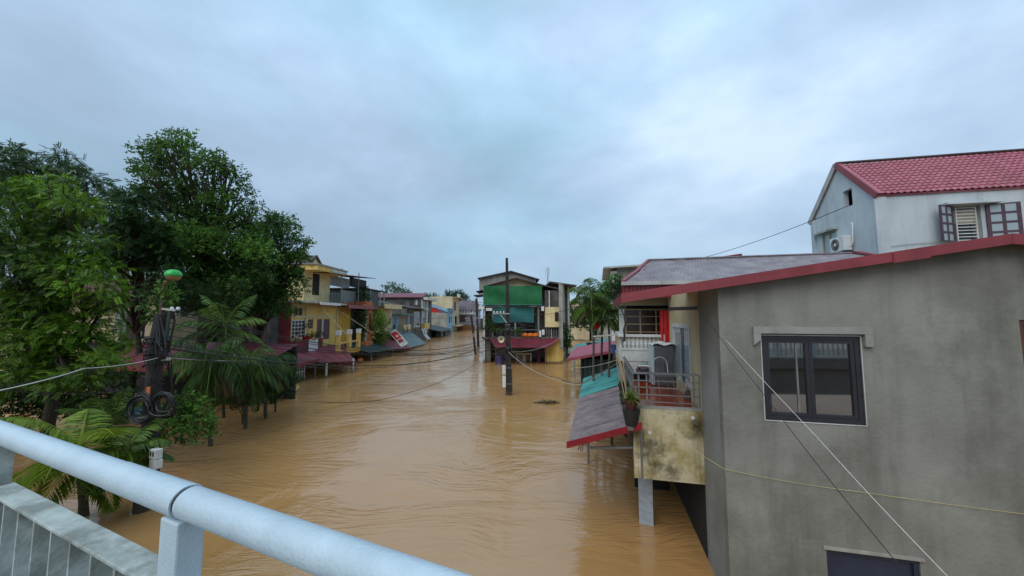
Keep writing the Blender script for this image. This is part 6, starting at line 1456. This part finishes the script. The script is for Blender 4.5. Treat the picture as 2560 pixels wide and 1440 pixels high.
# palms
pl = 'areca palms beside the flooded street'
palm('areca palm nearest the black pole with trunk rising straight from the flood', PZ(527, 1112), PD(533, 895, 14.3), 22, 1.85, LEAF_PALM, .085, .8, .065, pl, els=(-1.15, 1.2), droop=2.2, tb=.2, hang=.95, seed=3, dead=4)
palm('middle areca palm of the roadside clump with long drooping fronds', PZ(613, 1068), PD(622, 905, 16.4), 20, 1.9, LEAF_PALM, .085, .8, .065, pl, els=(-1.15, 1.1), droop=2.2, tb=.2, hang=.95, seed=8, dead=3)
palm('rightmost areca palm of the roadside clump by the barred window', PZ(664, 1044), PD(668, 905, 18.2), 18, 1.75, LEAF_PALM, .085, .8, .065, pl, els=(-1.15, 1.0), droop=2.4, tb=.2, hang=.95, seed=12, dead=2)
palm('young palm behind the first areca with upright fronds', PZ(560, 1040), PD(562, 815, 16.8), 13, 2.0, LEAF_PALM, .07, .75, .065, pl, els=(-.5, 1.35), droop=1.4, tb=.4, hang=.6, seed=22)
palm('yellow green palm just behind the bridge handrail', PZ(222, 1276), PD(198, 1120, 9.2), 16, 1.6, LEAF_PALMN, .10, .66, .085, 'palms close to the bridge', els=(-.75, 1.1), droop=1.3, tb=.45, hang=.45, seed=5)
palm('second low palm between the handrail and the black pole', PZ(330, 1215), PD(318, 1120, 9.6), 12, 1.1, LEAF_PALM, .08, .5, .07, 'palms close to the bridge', els=(-.4, 1.1), droop=1.4, tb=.45, hang=.45, seed=15)
palm('short palm with upright green fan behind the yellow green palm', PZ(275, 1120), PD(270, 1050, 12.0), 12, 1.3, LEAF_PALM, .08, .55, .07, 'palms close to the bridge', els=(.1, 1.3), droop=1.1, tb=.4, hang=.35, seed=19)
pr = 'palms behind the teal awning'
for i, (bx_, tx, ty, d_, n_, L_, lab) in enumerate(((1490, 1478, 745, 15.5, 15, 1.3, 'slim palm with arching crown nearest the street, right bank'), (1508, 1500, 725, 16.2, 14, 1.3, 'slim palm with highest crown against the sky, right bank'), (1524, 1520, 775, 15.0, 13, 1.2, 'slim palm with low crown beside the white balustrade'))):
    b_ = PD(bx_, 940, d_); palm(lab, (b_.x, b_.y, 0), PD(tx, ty, d_), n_, L_, LEAF_PALM, .055, .58, .06, pr, els=(-.6, 1.25), droop=2.0, tb=.35, hang=.6, seed=31 + i, dead=1)

def tuft(mb_list, c, n, L, W, rng, spread=1.0):
    c = np.array(c); V = []; T = []
    for i in range(n):
        az = rng.uniform(0, 6.28); el = rng.uniform(.2, 1.4) / spread; l = L * rng.uniform(.7, 1.1)
        d = np.array([math.cos(az) * math.cos(el), math.sin(az) * math.cos(el), math.sin(el)]); s_ = np.array([-math.sin(az), math.cos(az), 0]) * W / 2
        tt = rng.random(); p = c.copy(); w_ = 1.0
        for k in range(3):
            q = p + d * l / 3; w2 = 1 - (k + 1) / 3.05
            V += [p - s_ * w_, p + s_ * w_, q + s_ * w2, q - s_ * w2]; T += [tt] * 4; p = q; w_ = w2; d = d + np.array([0, 0, -.45]); d /= np.linalg.norm(d)
    return np.array(V), np.array(T)
def potted(name, label, base, r, h, n, L, W, pot, m, seed):
    base = Vector(base); t = thing(name, label, 'potted plant', base, 'potted plants on the balcony edge'); rng = np.random.default_rng(seed)
    MB().lathe(base, [(r * .7, 0), (r * .95, h * .85), (r * 1.08, h * .86), (r * 1.08, h), (r * .9, h), (r * .85, h * .9)], 18).build('pot', pot, t, smooth=True)
    V, T = tuft(None, base + Vector((0, 0, h * .9)), n, L, W, rng); mesh_np('leaves', V, np.arange(len(V)).reshape(-1, 4), m, t, T)
b0 = PD(1578, 1022, 8.3)
potted('potted_plant', 'spiky bright green plant in a brown pot on the balcony edge', b0, .165, .2, 90, .40, .035, POTBROWN, LEAF_PALMN, 2)
bb_ = b0 - Vector((0, 0, .36))
single(MB().lathe(bb_, [(.13, 0), (.19, .3), (.2, .355)], 18), 'black_planter', POTBLACK, 'black planter supporting the brown pot beside the red trimmed awning', 'planter', smooth=True)
single(MB().box(FG, FG.loc(bb_)[0] - .10, -1.485, FG.loc(bb_)[1] - .25, 4.6, bb_.z - .05, bb_.z - .002), 'planter_ledge', DARKCON, 'dark concrete ledge carrying the planters along the balcony', 'ledge')
lg = FG.loc(bb_)
potted('potted_plant', 'small mossy pot further along the balcony ledge', FG.p(lg[0], lg[1] + 2.0, bb_.z), .17, .55, 60, .28, .04, POTBLACK, LEAF_MID, 4)
potted('potted_plant', 'dry brown plant in a dark pot farthest along the balcony ledge', FG.p(lg[0] + .05, lg[1] + 2.8, bb_.z), .15, .5, 40, .24, .04, POTBROWN, LEAF_DRY, 6)
# floating branch
fb_ = PZ(1368, 1008); t = thing('floating_branch', 'uprooted leafy branch drifting on the open flood water', 'branch', fb_)
V, T = tuft(None, fb_ + Vector((0, 0, .02)), 60, .55, .10, np.random.default_rng(5), 1.6); V2, T2 = tuft(None, fb_ + Vector((.35, .1, .02)), 40, .5, .09, np.random.default_rng(6), 1.8); V3, T3 = tuft(None, fb_ + Vector((-.4, .1, .02)), 30, .35, .08, np.random.default_rng(9), 1.8)
V = np.concatenate([V, V2, V3]); mesh_np('leaves', V, np.arange(len(V)).reshape(-1, 4), LEAF_DRY, t, np.concatenate([T, T2, T3]))
MB().tube([fb_ + Vector((-.8, 0, .03)), fb_ + Vector((0, .05, .06)), fb_ + Vector((.8, .15, .02))], [.03, .025, .01], 6).build('stem', BARK, t)
b_ = PZ(70, 1196, 1.1); single(MB().lathe(PD(72, 1196, 8.7), [(.02, -.12), (.1, -.1), (.13, 0), (.09, .1), (.03, .14)], 9), 'pink_bag', PINKROOF, 'crumpled pink plastic bag caught behind the handrail under the palm', 'bag')
rc = PD(1490, 812, 15.2); single(MB().lathe(rc - Vector((0, 0, .2)), [(.03, 0), (.12, .05), (.15, .2), (.11, .36), (.02, .42)], 10), 'red_lantern', BRIGHTRED, 'small red lantern hanging among the slim palms', 'lantern', smooth=True)
bk = PD(1536, 872, 14.2); single(MB().lathe(bk - Vector((0, 0, .15)), [(.10, 0), (.14, .3), (.15, .31), (.12, .29)], 14), 'blue_bucket', M('blue_plastic', S(60, 90, 150, .85), None, scale=3), 'blue bucket on the awning beside the white balustrade', 'bucket', smooth=True)
single(MB().bar(PD(1484, 841, 13.6), PD(1562, 835, 12.6), .05), 'laundry_pole', CABLEGREY, 'pale horizontal laundry pole reaching from the white balustrade', 'pole')
# red bucket and person on the crimson balcony
pbk = Vector((-19.2, 33.9, 2.36))
single(MB().lathe(pbk, [(.28, .2), (.36, .95), (.38, .96), (.33, .93), (.26, .22)], 18), 'red_bucket', BRIGHTRED, 'red plastic bucket on the crimson balcony beside the seated person', 'bucket', smooth=True)
single(MB().box(FL, 33.4, 34.5, -1.15, -.4, 2.165, 2.55), 'balcony_box', DARKWOOD, 'dark wooden box carrying the red bucket', 'box')
def person():
    P = Vector((-19.48, 32.7, 0)); F = Fr(P.x, P.y, 90); hip = 2.85
    t = thing('person', 'bare chested person in dark shorts sitting behind the crimson balcony parapet', 'person', (P.x, P.y, 2.16))
    pt = lambda u, v, z: F.p(u, v, z)
    J = {'pel': pt(0, 0, hip), 'bel': pt(0, -.02, hip + .2), 'che': pt(0, -.03, hip + .42), 'nk': pt(0, -.05, hip + .58), 'hd': pt(.02, -.09, hip + .70), 'tp': pt(.02, -.09, hip + .80),
         'sl': pt(-.19, -.03, hip + .50), 'el': pt(-.26, -.14, hip + .24), 'wl': pt(-.12, -.36, hip + .18), 'ml': pt(-.07, -.43, hip + .17), 'sr': pt(.19, -.03, hip + .50), 'er': pt(.28, -.16, hip + .26), 'wr': pt(.14, -.38, hip + .22), 'mr': pt(.08, -.44, hip + .20),
         'hl': pt(-.1, -.03, hip - .02), 'kl': pt(-.14, -.46, hip + .02), 'al': pt(-.14, -.50, hip - .52), 'fl': pt(-.14, -.66, hip - .62), 'hr': pt(.1, -.03, hip - .02), 'kr': pt(.15, -.46, hip + .02), 'ar': pt(.15, -.48, hip - .52), 'fr': pt(.16, -.64, hip - .62)}
    E = [('pel', 'bel'), ('bel', 'che'), ('che', 'nk'), ('nk', 'hd'), ('hd', 'tp'), ('che', 'sl'), ('sl', 'el'), ('el', 'wl'), ('wl', 'ml'), ('che', 'sr'), ('sr', 'er'), ('er', 'wr'), ('wr', 'mr'), ('pel', 'hl'), ('hl', 'kl'), ('kl', 'al'), ('al', 'fl'), ('pel', 'hr'), ('hr', 'kr'), ('kr', 'ar'), ('ar', 'fr')]
    Rr = dict(pel=.15, bel=.145, che=.155, nk=.055, hd=.095, tp=.08, sl=.065, el=.045, wl=.03, ml=.038, sr=.065, er=.045, wr=.03, mr=.038, hl=.1, kl=.06, al=.038, fl=.035, hr=.1, kr=.06, ar=.038, fr=.035)
    def skin(name, keys, edges, rad, m, root):
        ks = list(keys); me = bpy.data.meshes.new(name); me.from_pydata([J[k] - t.location for k in ks], [(ks.index(a), ks.index(b)) for a, b in edges], []); me.materials.append(m)
        o = bpy.data.objects.new(name, me); COL.objects.link(o); o.parent = t
        o.modifiers.new('skin', 'SKIN'); s_ = o.modifiers.new('sub', 'SUBSURF'); s_.levels = 2; s_.render_levels = 2
        for i, k in enumerate(ks):
            me.skin_vertices[0].data[i].radius = (rad[k], rad[k]); me.skin_vertices[0].data[i].use_root = (k == root)
        return o
    skin('body', J.keys(), E, Rr, SKIN, 'pel')
    sh = {k: v * 1.12 for k, v in Rr.items()}
    J['ml2'] = J['hl'].lerp(J['kl'], .8); J['mr2'] = J['hr'].lerp(J['kr'], .8); sh['ml2'] = .095; sh['mr2'] = .095
    skin('shorts', ['pel', 'hl', 'ml2', 'hr', 'mr2'], [('pel', 'hl'), ('hl', 'ml2'), ('pel', 'hr'), ('hr', 'mr2')], sh, SHORTS, 'pel')
    h = J['tp']; MB().lathe(h - Vector((0, 0, .06)), [(.10, 0), (.108, .05), (.09, .11), (.05, .145), (.01, .155)], 14).build('hair', HAIR, t, smooth=True)
    hd = J['hd'] + Vector((.098, 0, .03))
    for s_ in (-.035, .035): MB().lathe(hd + Vector((-.012, s_ + .02, .02)), [(.004, -.010), (.013, 0), (.004, .010)], 8).build('eye', BLACK, t)
    MB().lathe(hd + Vector((.0, .02, -.03)), [(.02, 0), (.016, .03), (.004, .055)], 8).build('nose', SKIN, t, smooth=True); MB().box(Fr(hd.x - .01, hd.y, 0), 0, .012, -.005, .045, hd.z - .07, hd.z - .06).build('mouth', BRIGHTRED, t)
    st = thing('stool', 'plastic stool under the seated person on the crimson balcony', 'stool', (P.x, P.y, 1.75))
    MB().box(F, -.2, .2, -.2, .2, 2.66, 2.70).build('seat', BLUEWHITE, st)
    for a in (-.17, .17):
        for b in (-.17, .17): MB().box(F, a - .02, a + .02, b - .02, b + .02, 2.165, 2.658).build('leg', BLUEWHITE, st)
person()

# ================================================================== CABLES
cg = 'overhead cables over the flooded street'
PN = lambda px, py: PD(px, py, 10.0)               # on the near black pole
PC = lambda px, py: PD(px, py, 25.0 if False else b.y)
bp = PZ(1273, 987).y
cable('cable', 'thick black cable from the near pole crossarm to the loudspeaker pole', [PN(440, 776), PD(1262, 832, bp)], .017, BLACK, 1.15, cg)
cable('cable', 'second black cable just under the thick one across the yellow house', [PN(445, 785), PD(1262, 845, bp)], .013, BLACK, 1.05, cg)
cable('cable', 'low black cable bundle sagging over the water towards the leaning pole', [PN(400, 868), PD(880, 914, 24), PD(1185, 876, 43)], .032, BLACK, [.15, .5], cg)
cable('cable', 'thin black cable just above the low bundle over the water', [PN(402, 858), PD(880, 905, 24), PD(1192, 862, 45)], .015, BLACK, [.15, .45], cg)
cable('cable', 'lowest black cable leaving the near pole towards the loudspeaker pole', [PN(405, 890), PD(900, 921, 22), PD(1262, 866, bp)], .015, BLACK, [.1, .25], cg)
cable('cable', 'slack thin wire dipping into the open water from the leaning pole', [PD(1198, 905, 30), PD(950, 1000, 22), PZ(840, 1006, .02), PZ(690, 1002, -.03)], .014, BLACK, [.35, .05, 0], cg)
cable('cable', 'white cable stretched from the near pole towards the left frame edge', [PN(400, 893), PD(210, 921, 6.5), PD(0, 976, 4.2), PD(-200, 1030, 3.2)], .007, CABLEWHITE, [.05, .02, 0], cg)
cable('cable', 'black cable from the near pole sagging behind the left tree', [PN(395, 960), PD(150, 985, 8), PD(-150, 950, 6)], .009, BLACK, [.08, .05], cg)
cable('cable', 'thin dark cable from the near pole through the left crown', [PN(390, 870), PD(-100, 975, 7)], .008, BLACK, .2, cg)
cable('cable', 'pale cable from the near pole to the dark red awning front', [PN(415, 894), PD(700, 893, 22)], .014, CABLEGREY, .15, cg)
cable('cable', 'cream cable sagging from the loudspeaker pole to the teal awning', [PD(1266, 875, bp), PD(1392, 950, 17), PD(1450, 962, 14.0), FG.p(uB, vE - .5, zi + .3)], .014, CABLEGREY, [.25, .05, .05], cg)
cable('cable', 'brown cable beside the cream one from the loudspeaker pole', [PD(1275, 870, bp), PD(1398, 945, 17), PD(1455, 958, 14), FG.p(uB + .1, vE, zi + .4)], .012, RUSTMETAL, [.4, .08, .05], cg)
cable('cable', 'cable from the loudspeaker pole to the yellow bay of the corner building', [PD(1272, 880, bp), FC.p(bu1, -.5, z2 + .2)], .016, CABLEGREY, .5, cg)
cable('cable', 'cable joining the leaning pole and the corner building front', [PD(1186, 800, b2.y), FC.p(X0, -.3, z2 + 1.2)], .02, BLACK, .4, cg)
cable('cable', 'cable from the leaning pole down the far street', [PD(1182, 800, b2.y), PD(1120, 812, 100)], .03, BLACK, .8, cg)
cable('cable', 'cable from the loudspeaker pole to the leaning pole', [PD(1262, 875, bp), PD(1190, 872, b2.y)], .02, BLACK, .5, cg)
cable('cable', 'pale cable rising from the teal awning to the white balustrade', [PD(1437, 920, 16), PD(1585, 885, 12)], .010, CABLEGREY, .1, cg)
for i, (y0, y1, sg, r_, lab) in enumerate(((802, 852, .95, .011, 'slack thin black wire third from the top between the near pole and loudspeaker pole'), (818, 858, .75, .010, 'thin black wire fourth from the top between the near pole and loudspeaker pole'), (838, 868, .55, .012, 'black wire fifth from the top between the near pole and loudspeaker pole'))):
    cable('cable', lab, [PN(402, y0), PD(1263, y1, bp)], r_, BLACK, sg, cg)
cable('cable', 'thin wire from the loudspeaker pole crossarm to the grey sheet roof', [PD(1245, 782, bp), FG.p(eL[0] + .2, 4.4, ze - .2)], .010, BLACK, .5, cg)
cable('cable', 'thin wire from the loudspeaker pole crossarm to the white balustrade house', [PD(1238, 783, bp), FG.p(-1.3, 5.5, 5.3)], .010, BLACK, .7, cg)
cable('cable', 'thin wire from the loudspeaker pole top band to the yellow house roof', [PD(1260, 786, bp), FL.p(38, -1.2, 6.3)], .010, BLACK, .7, cg)
wg = 'wires on the grey house'
cable('wire', 'black wire slanting across the grey wall from the roof bracket', [PD(1747, 768, 6.6), PD(1905, 980, 4.6), PD(2280, 1452, 3.2), PD(2400, 1600, 2.9)], .0042, BLACK, [.03, .03, 0], wg)
cable('wire', 'white wire slanting across the grey wall and window', [FG.p(.1, -.02, G(1810, 850)[1]), PD(2040, 1090, 5.2), PD(2380, 1452, 3.9), PD(2500, 1580, 3.5)], .0034, CABLEWHITE, [.01, .02, 0], wg)
cable('string', 'yellowish string tied from the balcony round the corner along the grey wall', [FG.p(-1.42, 1.44, 3.05), FG.p(-.02, -.02, G(1812, 1172)[1]), FG.p(2.0, -.03, G(2120, 1225)[1]), FG.p(6.5, -.03, G(2560, 1283)[1] - .05)], .0042, STRING, [.02, .03, .03], wg)
cable('wire', 'thin wire rising across the sky to the pale blue gable', [PD(1755, 645, 22), F4S.p((gs[0] + gs[1]) / 2, -.02, gs[2] + .1)], .014, BLACK, .15, wg)
